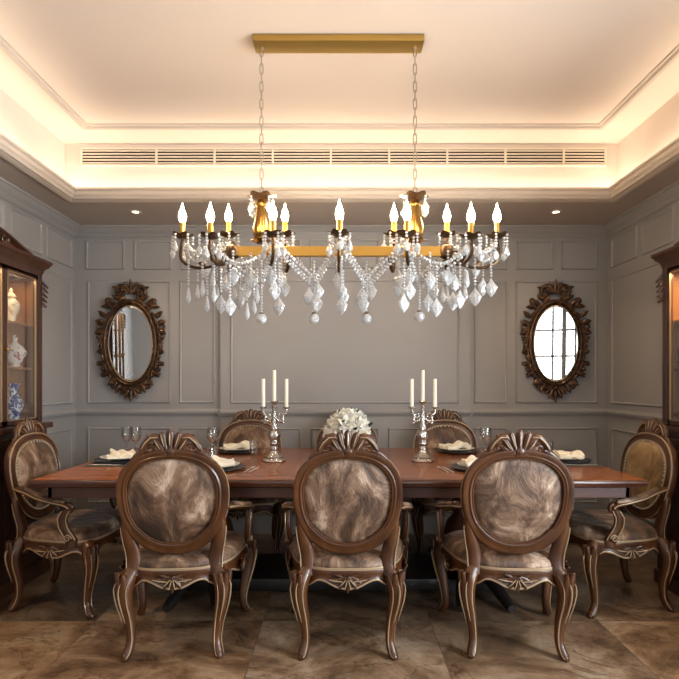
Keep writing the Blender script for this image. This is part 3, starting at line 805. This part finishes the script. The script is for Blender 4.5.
# long drops: tip pixel, kind, wire top pixel, depth
LOW = [(188.5,304,0,243,-.02),(197.5,301,0,252,.05),(202.5,297,0,250,-.07),(207,312.5,0,262,.02),(214,303,0,255,-.10),(221,314,1,268,-.05),(217,300,0,258,.10),(230,316,1,262,-.11),(235,304,0,262,.08),(240,309,1,266,0),(247,320,0,268,-.04),(254,315,0,270,.06),(257,304,0,268,-.08),
       (279,316,1,262,-.13),(285,297,1,258,.12),(275,300,1,262,-.09),(309,306,1,276,-.03),(318,300,1,278,.04),(341.5,315,1,258,-.13),(341,300,1,262,-.12),(337,290,1,255,.12),
       (491,297,1,244,-.02),(483,296,1,250,.05),(475,306.5,1,258,-.07),(465,301,0,254,.02),(460,309,1,262,-.10),(453,311,1,268,-.05),(447,303,0,258,.10),(436.5,317,1,262,-.11),(443,303,0,262,.08),(428,312,1,266,0),(404,313,1,262,-.13),(398,297,1,258,.12),(410,300,1,262,-.09),(362,306,1,276,-.03),(371,300,1,278,.04),
       (213,288,0,252,-.09),(226,292,1,254,.03),(233,286,1,250,-.06),(246,300,1,256,.03),(251,290,1,252,-.06),(271,286,1,256,-.05),(281,288,1,254,.04),(311,290,0,268,.03),(317,312,1,280,-.04),
       (467,288,0,252,-.09),(455,292,1,254,.03),(448,286,1,250,-.06),(433,300,1,256,.03),(430,290,1,252,-.06),(409,286,1,256,-.05),(399,288,1,254,.04),(369,290,0,268,.03),(363,313,1,280,-.04),(343,306,1,270,-.11),(205,278,1,246,.06),(476,278,1,246,.06)]
for px, py, kd, pt, dy in LOW:
    a, b = cp(px, pt, dy), cp(px, py, dy)
    drop(b.x, b.y, a.z, b.z, kd, .082 if kd else .075)
# hanging crystal balls
for px, py, t in ((261.5,318.5,258),(314,318.5,262),(366.5,318.5,262),(419.5,316.5,258)):
    a, b = cp(px, t), cp(px, py); mb = MB(); R = .0275
    z = a.z
    while z > b.z + R + .006: mb.bead((b.x, b.y, z), .0078); z -= .0158
    w_ = mb.build('bead_strand', 'crystal', ch, 0)
    MB().lathe([(.0005,R*1.18),(.010,R*1.12),(.014,R*.86),(.0005,R*.84)], 12, (b.x,b.y,b.z)).build('ball_cap', 'bronze', w_)
    bl = MB(); bl.ball((b.x, b.y, b.z), R, 14, 9); bl.build('crystal_ball', 'crystal', w_, 0)
# bead garlands: from cup to cup and down to the ball strands
def un(i, dz=-.030): return CUPS[i] + Vector((0,0,dz))
G = []
for px, ia, ib in ((314,3,5),(366.5,5,8)):
    k = cp(px, 285)
    for j, (za, zk) in enumerate(((-.035,0),(-.055,-.02),(-.02,.035))):
        for s in (ia, ib): G.append((un(s, za), k + Vector((0,-.01*j,zk)), .006))
    for s in (ia+1, ib+1 if ib == 5 else 7): G.append((un(s, -.03), k + Vector((0,.02,.03)), .008))
for px, lst in ((261.5,(1,2,3,4)),(419.5,(8,7,10,9))):
    k = cp(px, 283)
    for j, s in enumerate(lst):
        G.append((un(s), k + Vector((0,0,.012*j)), .016)); 
    for s in (lst[0], lst[2]): G.append((un(s, -.06), k + Vector((0,-.01,-.03)), .012))
for a, b, sg in ((0,1,.055),(0,2,.07),(1,2,.075),(0,1,.10),(11,10,.055),(11,9,.07),(10,9,.075),(11,10,.10),(1,3,.11),(10,8,.11),(2,4,.10),(9,7,.10)): G.append((un(a), un(b), sg))
for a, b, s in G: garland(a, b, s)
# ------------------------------------------------------------------ oval mirrors in carved frames
def make_mirror(px, label, turn, glass_turn):
    c = at(px, 344, YB)
    root = thing('oval_mirror', label, 'mirror', (c.x, YB - .004 - abs(math.sin(turn))*.22, c.z), turn)
    RX, RZ = .205, .347
    n = 64
    def el(t, d=0):
        p = Vector((RX*math.cos(t), 0, RZ*math.sin(t))); nn = Vector((math.cos(t)/RX, 0, math.sin(t)/RZ)).normalized()
        return p + nn*d, nn
    prof = [(-.024,0),(-.026,-.030),(-.020,-.036),(-.012,-.030),(-.006,-.040),(.006,-.050),(.018,-.046),(.026,-.030),(.034,-.030),(.038,-.018),(.036,0)]
    fr = MB().loop([[el(2*PI*k/n, a)[0] + Vector((0,b,0)) for a, b in prof] for k in range(n)]).build('frame_ring', 'frame', root, 45)
    mb = MB()
    mb.loop([[el(2*PI*k/n, -.022 + .005*math.cos(q*PI/3))[0] + Vector((0, -.033 + .005*math.sin(q*PI/3), 0)) for q in range(6)] for k in range(n)])
    mb.build('inner_bead', 'gilt', fr)
    N = Vector((0,-1,0)); Z = Vector((0,0,1)); X = Vector((1,0,0))
    # crest
    cr = MB()
    for k in range(-2, 3):
        a = k*.42; leaf(cr, (k*.010, -.022, .430), Z*math.cos(a)+X*math.sin(a), N, .125-.016*abs(k), .017, .018, .010)
    for sx in (-1, 1):
        sp = spiral((sx*.078,-.022,.447), .058, .014, (PI*.95 if sx > 0 else PI*.05), -1.25*sx, X, Z)
        cr.tube(sp, [.021-.010*k/22 for k in range(23)], 8)
        leaf(cr, (sx*.06,-.020,.375), X*sx*.9+Z*.35, N, .10, .024, .018, .01)
        leaf(cr, (sx*.05,-.020,.385), X*sx*.6+Z*.8, N, .09, .020, .016, .01)
        leaf(cr, (sx*.10,-.020,.480), X*sx*.9+Z*.1, N, .055, .014, .014, .01)
        cr.ball((sx*.072,-.030,.455), .016, 10, 6)
    cr.build('crest', 'frame', root, 50)
    for sx in (-1, 1):
        so = MB()
        for (x, z, ax_, az_, L, wd) in ((.135,.345,.9,.55,.085,.022),(.170,.335,.95,-.1,.075,.018),(.165,.310,.5,.85,.085,.018),(.215,.235,.75,.65,.075,.018),(.225,.175,1,.35,.075,.024),
                                    (.245,.115,.95,-.45,.060,.024),(.228,.150,.6,1,.07,.016),(.232,.05,.75,-.75,.060,.016),(.240,.02,.8,.6,.06,.015),(.238,-.04,.8,-.6,.06,.015),(.232,-.09,.9,.3,.055,.014),
                                    (.215,-.16,.9,-.35,.075,.018),(.20,-.19,.95,.25,.085,.018),(.180,-.235,.75,-.65,.085,.020),(.165,-.265,1,-.05,.085,.018),(.140,-.300,.6,-.8,.075,.018),(.115,-.325,.9,-.45,.085,.018),(.085,-.345,.45,-.9,.09,.020)):
            leaf(so, (sx*x*.97, -.018, z*.97), X*sx*ax_ + Z*az_, N, L*1.08, wd*1.15, .018, .012)
        vine = [el(PI/2 - sx*(.28 + 2.58*k/40), .036 + .010*math.sin(k*1.55))[0] + Vector((0,-.024,0)) for k in range(41)]
        so.tube([tuple(v) for v in vine], [.011 + .004*math.sin(k*1.55+1) for k in range(41)], 8)
        for (x, z, r, a0, tn) in ((.188,.372,.030,PI,1.2),(.262,.150,.036,PI*.5,1.2),(.250,-.020,.022,PI*.7,1.1),(.232,-.215,.026,PI*.6,1.1),(.150,-.365,.026,PI*.4,1.1)):
            sp = spiral((sx*x,-.022,z), r, r*.3, a0, tn, X*sx, Z); so.tube(sp, [.012-.006*k/22 for k in range(23)], 8)
        so.build('side_carving', 'frame', root, 50)
    pn = MB()
    for k in range(-3, 4):
        a = k*.40; leaf(pn, (k*.010, -.020, -.370), -Z*math.cos(a)+X*math.sin(a), N, .135-.022*abs(k), .020, .018, .012)
    pn.ball((0,-.034,-.385), .020, 10, 6)
    pn.build('pendant', 'frame', root, 50)
    gl = MB(); gx, gz = RX-.021, RZ-.021
    gl.rings([[Vector((gx*s*math.cos(2*PI*k/n), y, gz*s*math.sin(2*PI*k/n))) for k in range(n)] for s, y in ((1,.004),(1,-.001),(.955,-.004))])
    g = gl.build('mirror_glass', 'mirror', root, 0); g.location = (0,-.018 - abs(math.sin(glass_turn))*.05,0); g.rotation_euler = (math.radians(2),0,glass_turn)
    return root
make_mirror(132.5, 'oval mirror in a carved bronze frame on the wall beside the lit china cabinet', math.radians(4), math.radians(4.5))
make_mirror(553.5, 'oval mirror in a carved bronze frame reflecting a bright window', math.radians(-5), math.radians(-8))

# ------------------------------------------------------------------ china cabinets against the side walls
def make_cabinet(sg, XW, XF, yfar, length, label):
    """sg +1: stands on the left wall facing +X"""
    y1 = yfar; y0 = yfar - length; ym = (y0+y1)/2; xb = XW + sg*.034
    root = thing('china_cabinet', label, 'cabinet', ((xb+XF)/2, ym, 0)); O = root.location.copy()
    def B(mb, xa, xc, ya, yb, za, zb, bev=0): return mb.box(min(xa,xc)-O.x, max(xa,xc)-O.x, ya-O.y, yb-O.y, za, zb, bev)
    nd_ = 3; dw = (length - .09)/nd_
    # base
    xf = XF + sg*.022
    B(MB(), xb, xf, y0-.02, y1+.02, .09, .985).build('base_body', 'cabwood', root, 0)
    B(MB(), xb, xf+sg*.016, y0-.035, y1+.035, 0, .09, .006).build('plinth', 'cabwood', root, 0)
    B(MB(), xb, xf+sg*.030, y0-.05, y1+.05, .985, 1.025, .008).build('ledge', 'cabwood', root, 0)
    for k in range(nd_):
        a = y0 + .045 + k*dw + .012; b = a + dw - .024
        dr = B(MB(), xf, xf+sg*.018, a, b, .13, .95, .004).build('base_door', 'cabwood', root, 0)
        B(MB(), xf+sg*.018, xf+sg*.030, a+.06, b-.06, .20, .88, .010).build('raised_panel', 'cabwood', dr, 0)
        kn = MB(); kn.ball((xf+sg*.030-O.x, a+.03-O.y, .58), .012); kn.build('knob', 'brass', dr)
    # upper carcass
    B(MB(), xb, xb+sg*.012, y0, y1, 1.025, 2.04).build('back_panel', 'cabinside', root, 0)
    for ya, yb in ((y0, y0+.022), (y1-.022, y1)): B(MB(), xb+sg*.012, XF-sg*.03, ya, yb, 1.025, 2.04).build('side_panel', 'cabwood', root, 0)
    B(MB(), xb, XF, y0, y1, 2.005, 2.05).build('top_panel', 'cabwood', root, 0)
    for ya, yb in ((y0+.022, y0+.025), (y1-.025, y1-.022)): B(MB(), xb+sg*.013, XF-sg*.034, ya, yb, 1.026, 2.004).build('side_lining', 'cabinside', root, 0)
    for z in (1.388, 1.682): B(MB(), xb+sg*.013, XF-sg*.045, y0+.026, y1-.026, z-.005, z+.009).build('shelf', 'cabinside', root, 0)
    B(MB(), xb+sg*.013, XF-sg*.03, y0+.026, y1-.026, 1.026, 1.04).build('shelf', 'cabinside', root, 0)
    # corner columns with carved brackets
    for yc in (y0+.022, y1-.022):
        co = B(MB(), XF-sg*.032, XF+sg*.004, yc-.022, yc+.022, 1.026, 2.03, .005).build('corner_column', 'cabwood', root, 0)
        cv = MB(); s2 = 1 if yc > ym else -1
        for k in range(5):
            leaf(cv, (XF+sg*.000-O.x, yc+s2*.020-O.y, 1.985-k*.036), (sg*.35, s2*.75, -.75), (sg*.8, s2*.3, .3), .055-.004*k, .018, .013, .006)
        cv.build('carved_bracket', 'cabwood', co, 50)
    # doors
    for k in range(nd_):
        a = y0 + .045 + k*dw; b = a + dw
        d = MB()
        B(d, XF-sg*.022, XF, a+.001, a+.026, 1.03, 2.02); B(d, XF-sg*.022, XF, b-.026, b-.001, 1.03, 2.02); B(d, XF-sg*.022, XF, a, b, 1.03, 1.058); B(d, XF-sg*.022, XF, a, b, 1.992, 2.02)
        do = d.build('glazed_door', 'cabwood', root, 0)
        B(MB(), XF-sg*.013, XF-sg*.009, a+.024, b-.024, 1.055, 1.995).build('door_glass', 'pane', do, 0)
        bd_ = MB()
        for ya in (a+.026, b-.029): B(bd_, XF-sg*.008, XF+sg*.003, ya, ya+.003, 1.058, 1.992)
        B(bd_, XF-sg*.008, XF+sg*.003, a+.026, b-.026, 1.058, 1.061); B(bd_, XF-sg*.008, XF+sg*.003, a+.026, b-.026, 1.989, 1.992)
        bd_.build('gilt_bead', 'gilt', do, 0)
        kb = MB(); kb.ball((XF+sg*.010-O.x, a+.013-O.y, 1.5), .010); kb.build('knob', 'brass', do)
    # cornice and arched pediment
    pr = [(0,2.03),(.006,2.045),(.012,2.070),(.030,2.085),(.040,2.105),(.048,2.112),(.048,2.130),(0,2.135)]
    mb = MB(); rs = []
    for (x, y, mx, my) in ((xb,y0,0,-1),(XF,y0,1,-1),(XF,y1,1,1),(xb,y1,0,1)):
        rs.append([Vector((x - O.x + sg*mx*q, y - O.y + my*q, z)) for q, z in pr])
    mb.rings(rs); mb.build('cornice', 'cabwood', root, 40)
    n = 24; pts = []
    for k in range(n+1):
        u = -1 + 2*k/n; pts.append((ym + u*(length/2-.16), 2.132 + .085*max(0, math.cos(u*PI/2))**1.3 + .012))
    rs = []
    for y, z in pts: rs.append([Vector((xx-O.x, y-O.y, zz)) for xx, zz in ((xb+sg*.02,2.130),(XF+sg*.005,2.130),(XF+sg*.005,z-.03),(XF+sg*.030,z-.012),(XF+sg*.032,z),(xb+sg*.02,z))])
    pe = MB().rings(rs).build('pediment', 'cabwood', root, 40)
    cv = MB()
    for k in range(-3, 4):
        a = k*.4; leaf(cv, (XF+sg*.012-O.x, ym-O.y+k*.012, 2.165), (0, math.sin(a), math.cos(a)), (sg,0,0), .10-.01*abs(k), .018, .014, .008)
    for s2 in (-1,1): cv.tube(spiral((XF+sg*.012-O.x, ym-O.y+s2*.16, 2.165), .035, .010, 0, 1.3*s2, (0,1,0), (0,0,1)), .010, 8)
    cv.build('carved_crest', 'cabwood', pe, 50)
    # small lamp under the cabinet's top
    L = bpy.data.lights.new('cabinet_lamp', 'AREA'); L.shape = 'RECTANGLE'; L.size = .05; L.size_y = length*.8; L.energy = 3.5 if sg > 0 else 13.0; L.color = (1,.72,.40)
    lo = bpy.data.objects.new('cabinet_lamp', L); COL.objects.link(lo); lo.parent = root; lo.location = (XF-sg*.055-O.x, 0, 1.99)
    return root
make_cabinet(1, XL, -2.05, 3.577, 1.15, 'dark carved mahogany china cabinet lit inside, against the left wall with porcelain behind glass')
make_cabinet(-1, XR, 2.085, 3.36, 1.15, 'dark carved mahogany cabinet with warm wood shelves against the right wall')
def vessel(name, label, cat_, px, X, zb, prof, mt, parts=()):
    Y = X*F/(px-340); t = thing(name, label, cat_, (X, Y, zb))
    b = MB().lathe(prof, 24).build('body', mt, t)
    for nm, pf, m2 in parts: MB().lathe(pf, 24).build(nm, m2, t)
    return t
vessel('ginger_jar', 'gold and white lidded jar on the top shelf of the lit cabinet', 'jar', 11, -2.155, 1.692,
       [(.030,0),(.034,.006),(.030,.02),(.048,.07),(.054,.105),(.046,.135),(.028,.150),(.028,.158)], 'goldglaze', [('lid', [(.030,.159),(.032,.166),(.024,.182),(.010,.196),(.012,.208),(.006,.220),(.001,.224)], 'goldglaze')])
vessel('soup_tureen', 'red and white porcelain tureen on the middle shelf of the lit cabinet', 'tureen', 15, -2.155, 1.398,
       [(.034,0),(.038,.008),(.028,.022),(.055,.05),(.068,.085),(.070,.098)], 'redglaze', [('lid', [(.071,.099),(.066,.112),(.045,.140),(.020,.158),(.010,.175),(.018,.190),(.016,.205),(.004,.215),(.001,.216)], 'redglaze')])
vessel('blue_vase', 'blue and white porcelain vase on the lowest shelf of the lit cabinet', 'vase', 13.5, -2.155, 1.041,
       [(.030,0),(.034,.008),(.044,.05),(.060,.10),(.058,.135),(.032,.165),(.024,.19),(.030,.235),(.042,.25),(.038,.25),(.02,.19)], 'blueglaze')
vs = thing('dark_vase', 'dark vase on the middle shelf of the right-hand cabinet', 'vase', (2.168, 3.265, 1.398))
MB().lathe([(.028,0),(.030,.006),(.044,.03),(.050,.07),(.042,.11),(.026,.13),(.030,.14),(.024,.138),(.018,.10)], 24).build('body', 'charger', vs)

# ------------------------------------------------------------------ things on the table
def candelabrum(px, label, side):
    Y = 3.42; X = (px-340)*Y/F
    t = thing('candelabrum', label, 'candelabrum', (X, Y, TZ), 0, None)
    MB().lathe([(.070,0),(.074,.006),(.070,.014),(.058,.022),(.060,.030),(.040,.044),(.030,.058),(.024,.070)], 32, lobes=8, lobe=.05).build('base', 'silver', t)
    MB().lathe([(.022,.068),(.026,.085),(.020,.10),(.030,.115),(.026,.135),(.036,.155),(.040,.175),(.032,.195),(.022,.205),(.026,.222),(.018,.24),(.020,.255),(.013,.275),(.018,.29),(.013,.31),(.012,.345),(.018,.36),(.010,.375)], 24, lobes=6, lobe=.06).build('stem', 'silver', t)
    MB().lathe([(.008,.372),(.020,.380),(.026,.392),(.024,.396),(.014,.396),(.010,.386)], 20).build('candle_cup', 'silver', t)
    cs_ = [(0, .394, .205)]
    for sx, xo in ((-1,.072),(1,.080)):
        pts = cat([(sx*.012,0,.285,.009),(sx*.034,0,.262,.010),(sx*.060,0,.268,.009),(sx*.056,0,.300,.008),(sx*(xo-.006),0,.312,.008),(sx*xo,0,.330,.008)], 6)
        am = MB(); am.tube([p[:3] for p in pts], [p[3] for p in pts], 8)
        am.tube(spiral((sx*.036,0,.300), .020, .006, -PI/2, 1.1*sx, (1,0,0), (0,0,1)), .005, 8)
        leaf(am, (sx*.04,0,.265), (sx*.8,0,-.5), (0,-1,0), .035, .010, .008)
        ao = am.build('arm', 'silver', t)
        MB().lathe([(.006,.326),(.012,.332),(.009,.342),(.024,.354),(.023,.359),(.013,.359),(.010,.352)], 20, (sx*xo,0,0)).build('candle_cup', 'silver', ao)
        cs_.append((sx*xo, .357, .184))
    for xo, z, h in cs_:
        nm = 'tall centre' if xo == 0 else ('left-hand' if xo < 0 else 'right-hand')
        c = thing('taper_candle', 'ivory taper candle, the %s one of three in the %s candelabrum' % (nm, side), 'candle', (X+xo, Y, TZ+z), 0, 'taper candles in the candelabra')
        MB().lathe([(.0125,0),(.0125,h*.5),(.0118,h-.004),(.009,h),(.001,h-.001)], 16).build('wax', 'wax', c)
        MB().lathe([(.0012,h-.002),(.0012,h+.010)], 6).build('wick', 'wick', c)
    return t
candelabrum(274.3, 'silver three-branched candelabrum left of the white flowers', 'left')
candelabrum(422.8, 'silver three-branched candelabrum right of the white flowers', 'right')

# flowers in a low bowl
FX, FY = .055, 3.46
vb = thing('flower_bowl', 'low silver bowl holding the white flowers in the middle of the table', 'bowl', (FX, FY, TZ))
MB().lathe([(.05,0),(.052,.006),(.03,.02),(.06,.06),(.085,.10),(.088,.125),(.082,.125),(.05,.06)], 28).build('bowl', 'silver', vb)
bq = thing('flower_bouquet', 'round arrangement of white blooms with dark green leaves in the middle of the table', 'flowers', (FX, FY, TZ+.09))
def bloom_mesh():
    mb = MB(); Z = Vector((0,0,1))
    mb.ball((0,0,.006), .013, 8, 6)
    for n, tilt, L, wd, ph in ((5,.55,.046,.017,0),(6,1.0,.058,.019,.4),(6,1.35,.060,.018,.1)):
        for k in range(n):
            a = 2*PI*k/n + ph; out = Vector((math.cos(a), math.sin(a), 0))
            d = Z*math.cos(tilt) + out*math.sin(tilt); N = (Z*math.sin(tilt) - out*math.cos(tilt))
            leaf(mb, out*.006, d, N, L, wd, .0035, .016, 6, 6)
    return mb
bl0 = bloom_mesh().build('bloom', 'petal', bq, 60)
first = True; rnd = random.Random(3)
spots = [(0,0,.245,0,0)]
for n, th in ((6,.62),(9,1.10),(9,1.55)):
    for k in range(n): spots.append((th, 2*PI*k/n + th*1.7, None, 0, 0))
for sp in spots:
    th, ph = sp[0], sp[1]
    d = Vector((math.sin(th)*math.cos(ph), math.sin(th)*math.sin(ph), math.cos(th)))
    o = bl0 if first else bl0.copy()
    if not first: COL.objects.link(o)
    first = False
    o.parent = bq; rj = rnd.uniform(.90, 1.06)
    o.location = (d.x*.112*rj, d.y*.112*rj, .095 + d.z*.125*rj)
    o.rotation_mode = 'QUATERNION'
    o.rotation_quaternion = Vector((0,0,1)).rotation_difference(d) @ Quaternion((0,0,1), rnd.uniform(0,6))
    s = rnd.uniform(.80, 1.08); o.scale = (s,s,s)
mb = MB()
leaf(mb, (0,0,0), (0,0,1), (0,-1,0), .10, .022, .002, .02, 6, 8)
lf0 = mb.build('leaf', 'leafgreen', bq, 60); first = True
for th, ph in ((.45,3.7),(.55,5.6),(.9,4.4),(.95,5.3),(1.2,3.3),(1.25,6.1),(.5,1.2),(1.0,2.2),(1.3,4.8)):
    d = Vector((math.sin(th)*math.cos(ph), math.sin(th)*math.sin(ph), math.cos(th)))
    o = lf0 if first else lf0.copy()
    if not first: COL.objects.link(o)
    first = False
    o.parent = bq; o.location = (d.x*.08, d.y*.08, .09 + d.z*.08); o.rotation_mode = 'QUATERNION'
    o.rotation_quaternion = Vector((0,0,1)).rotation_difference(d) @ Quaternion((0,0,1), rnd.uniform(0,6))
st = MB()
for k in range(7): a = 2*PI*k/7; st.tube([(.03*math.cos(a),.03*math.sin(a),-.045),(.05*math.cos(a),.05*math.sin(a),.08)], .004, 6)
st.ball((0,0,.06), .085, 14, 8, (1,1,1))
st.build('foliage_core', 'leafgreen', bq)

# place settings
def napkin_mesh():
    mb = MB(); n = 14; rs = []
    def top(u, v): return .016 + .010*math.exp(-((u+.35)/.35)**2) + .004*math.sin(5*u+2*v) + .004*math.sin(7*v-3*u)
    for k in range(n+1):
        v = -1 + 2*k/n; r = []; ww = 1 - .10*v
        for i in range(n+1): u = -1 + 2*i/n; r.append(Vector((u*.085*ww, v*.062 + .012*math.sin(2.5*u), top(u, v))))
        for i in range(n, -1, -1): u = -1 + 2*i/n; r.append(Vector((u*.083*ww, v*.060 + .012*math.sin(2.5*u), max(0, top(u, v) - .017 + .004*abs(u)))))
        rs.append(r)
    mb.rings(rs); return mb
def fork_mesh():
    mb = MB(); C = cat([(0,-.095,.004,.0055),(0,-.06,.004,.0045),(0,.0,.005,.003),(0,.035,.005,.0035),(0,.05,.003,.010),(0,.062,.003,.011)], 5)
    mb.tube([p[:3] for p in C], [(max(p[3],.002), .0018) for p in C], 8, (0,0,1))
    for k in range(4): x = -.0085 + k*.0057; mb.tube([(x,.058,.003),(x,.08,.003),(x,.098,.006)], [.0017,.0016,.001], 6)
    return mb
def knife_mesh():
    mb = MB(); C = cat([(0,-.10,.004,.0065),(0,-.06,.004,.0055),(0,-.01,.004,.0045),(0,.0,.004,.008),(.002,.06,.004,.0085),(.002,.098,.004,.003)], 5)
    mb.tube([p[:3] for p in C], [(max(p[3],.002), .0018) for p in C], 8, (0,0,1)); return mb
PROTO = {}
def put(name, label, cat_, group, loc, rz, builder, mt, smooth=45):
    if name not in PROTO: o = PROTO[name] = builder().build(name, mt, None, smooth)
    else: o = PROTO[name].copy(); COL.objects.link(o)
    o.location = loc; o.rotation_euler = (0,0,rz); return tag(o, label, cat_, group)
def mk_charger(): return MB().lathe([(.10,0),(.160,.008),(.172,.013),(.172,.016),(.158,.0125),(.11,.008),(.001,.008)], 40, cap=True)
def mk_plate(): return MB().lathe([(.075,0),(.085,.004),(.132,.017),(.135,.019),(.131,.0205),(.085,.009),(.075,.007),(.001,.007)], 40, cap=True)
def mk_mat(): return MB().box(-.215,.215,-.155,.155,0,.004,.0015)
SET = [ # x, y, turn, words, placemat
    (-.735, 3.105, 0, 'on the near side, left of centre', 0),
    (.835, 3.105, 0, 'on the near side, right of centre', 0),
    (-.760, 3.875, PI, 'on the far side behind the left candelabrum', 0),
    (.865, 3.875, PI, 'on the far side behind the right candelabrum', 0),
    (-1.425, 3.40, -PI/2, 'at the left end of the table', 1),
    (1.455, 3.40, PI/2, 'at the right end of the table', 1)]
for x, y, a, wd, mtf in SET:
    R = Matrix.Rotation(a, 3, 'Z'); z = TZ + .0005
    def L(dx, dy, dz=0): v = R @ Vector((dx, dy, 0)); return (x+v.x, y+v.y, z+dz)
    if mtf:
        put('placemat', 'dark placemat under the plates ' + wd, 'placemat', 'placemats at the table ends', L(0,0), a, mk_mat, 'placemat', 0); z += .0045
    put('charger_plate', 'dark charger plate ' + wd, 'plate', 'dark charger plates', L(0,0), a, mk_charger, 'charger')
    put('dinner_plate', 'white dinner plate under a napkin ' + wd, 'plate', 'white dinner plates', L(0,0,.0125), a, mk_plate, 'china')
    put('napkin', 'folded cream napkin ' + wd, 'napkin', 'folded napkins', L(0,.0,.0215), a + .15, napkin_mesh, 'napkin', 80).scale = (1.2,1.2,1.7)
    z = TZ + .0005 + (.0045 if mtf else 0)
    o1, o2 = (.198, .228)
    if mtf: o1, o2 = .188, -.190
    elif x > 0 and a == 0: o1, o2 = -.228, -.198
    elif a == PI: o1, o2 = .192, -.192
    put('fork', 'polished fork by the plate ' + wd, 'fork', 'table forks', L(o1, -.03), a - .12*(1 if o1 > 0 else -1)*(0 if mtf else 1), fork_mesh, 'cutlery')
    put('table_knife', 'polished knife by the plate ' + wd, 'knife', 'table knives', L(o2, -.03), a - .12*(1 if o2 > 0 else -1)*(0 if mtf else 1), knife_mesh, 'cutlery')
def mk_wine(): return MB().lathe([(.036,0),(.034,.003),(.010,.007),(.0045,.014),(.0040,.075),(.007,.088),(.024,.100),(.038,.125),(.041,.155),(.038,.198),(.0365,.198),(.0395,.155),(.0365,.126),(.023,.103),(.001,.094)], 28)
def mk_tumbler(): return MB().lathe([(.028,0),(.029,.003),(.034,.095),(.0325,.095),(.0275,.010),(.001,.009)], 24)
GL = [('wine_glass', -.895, 3.66, 'stemmed wine glass left of the left silver candelabrum'),
      ('wine_glass', 1.025, 3.66, 'stemmed wine glass right of the right silver candelabrum'),
      ('wine_glass', -1.53, 3.73, 'stemmed wine glass at the left table end, leftmost of all the glasses'),
      ('wine_glass', -1.455, 3.70, 'stemmed wine glass at the left table end, second from the left'),
      ('tumbler', 1.50, 3.74, 'clear tumbler at the right end of the table'),
      ('tumbler', -.615, 3.72, 'clear tumbler standing close to the left silver candelabrum'),
      ('tumbler', -.84, 3.45, 'clear tumbler between the near and far plates left of the left candelabrum')]
for nm, x, y, lab in GL:
    put(nm, lab, 'glass', 'wine glasses' if nm == 'wine_glass' else 'tumblers', (x, y, TZ+.0005), 0, mk_wine if nm == 'wine_glass' else mk_tumbler, 'stemware')
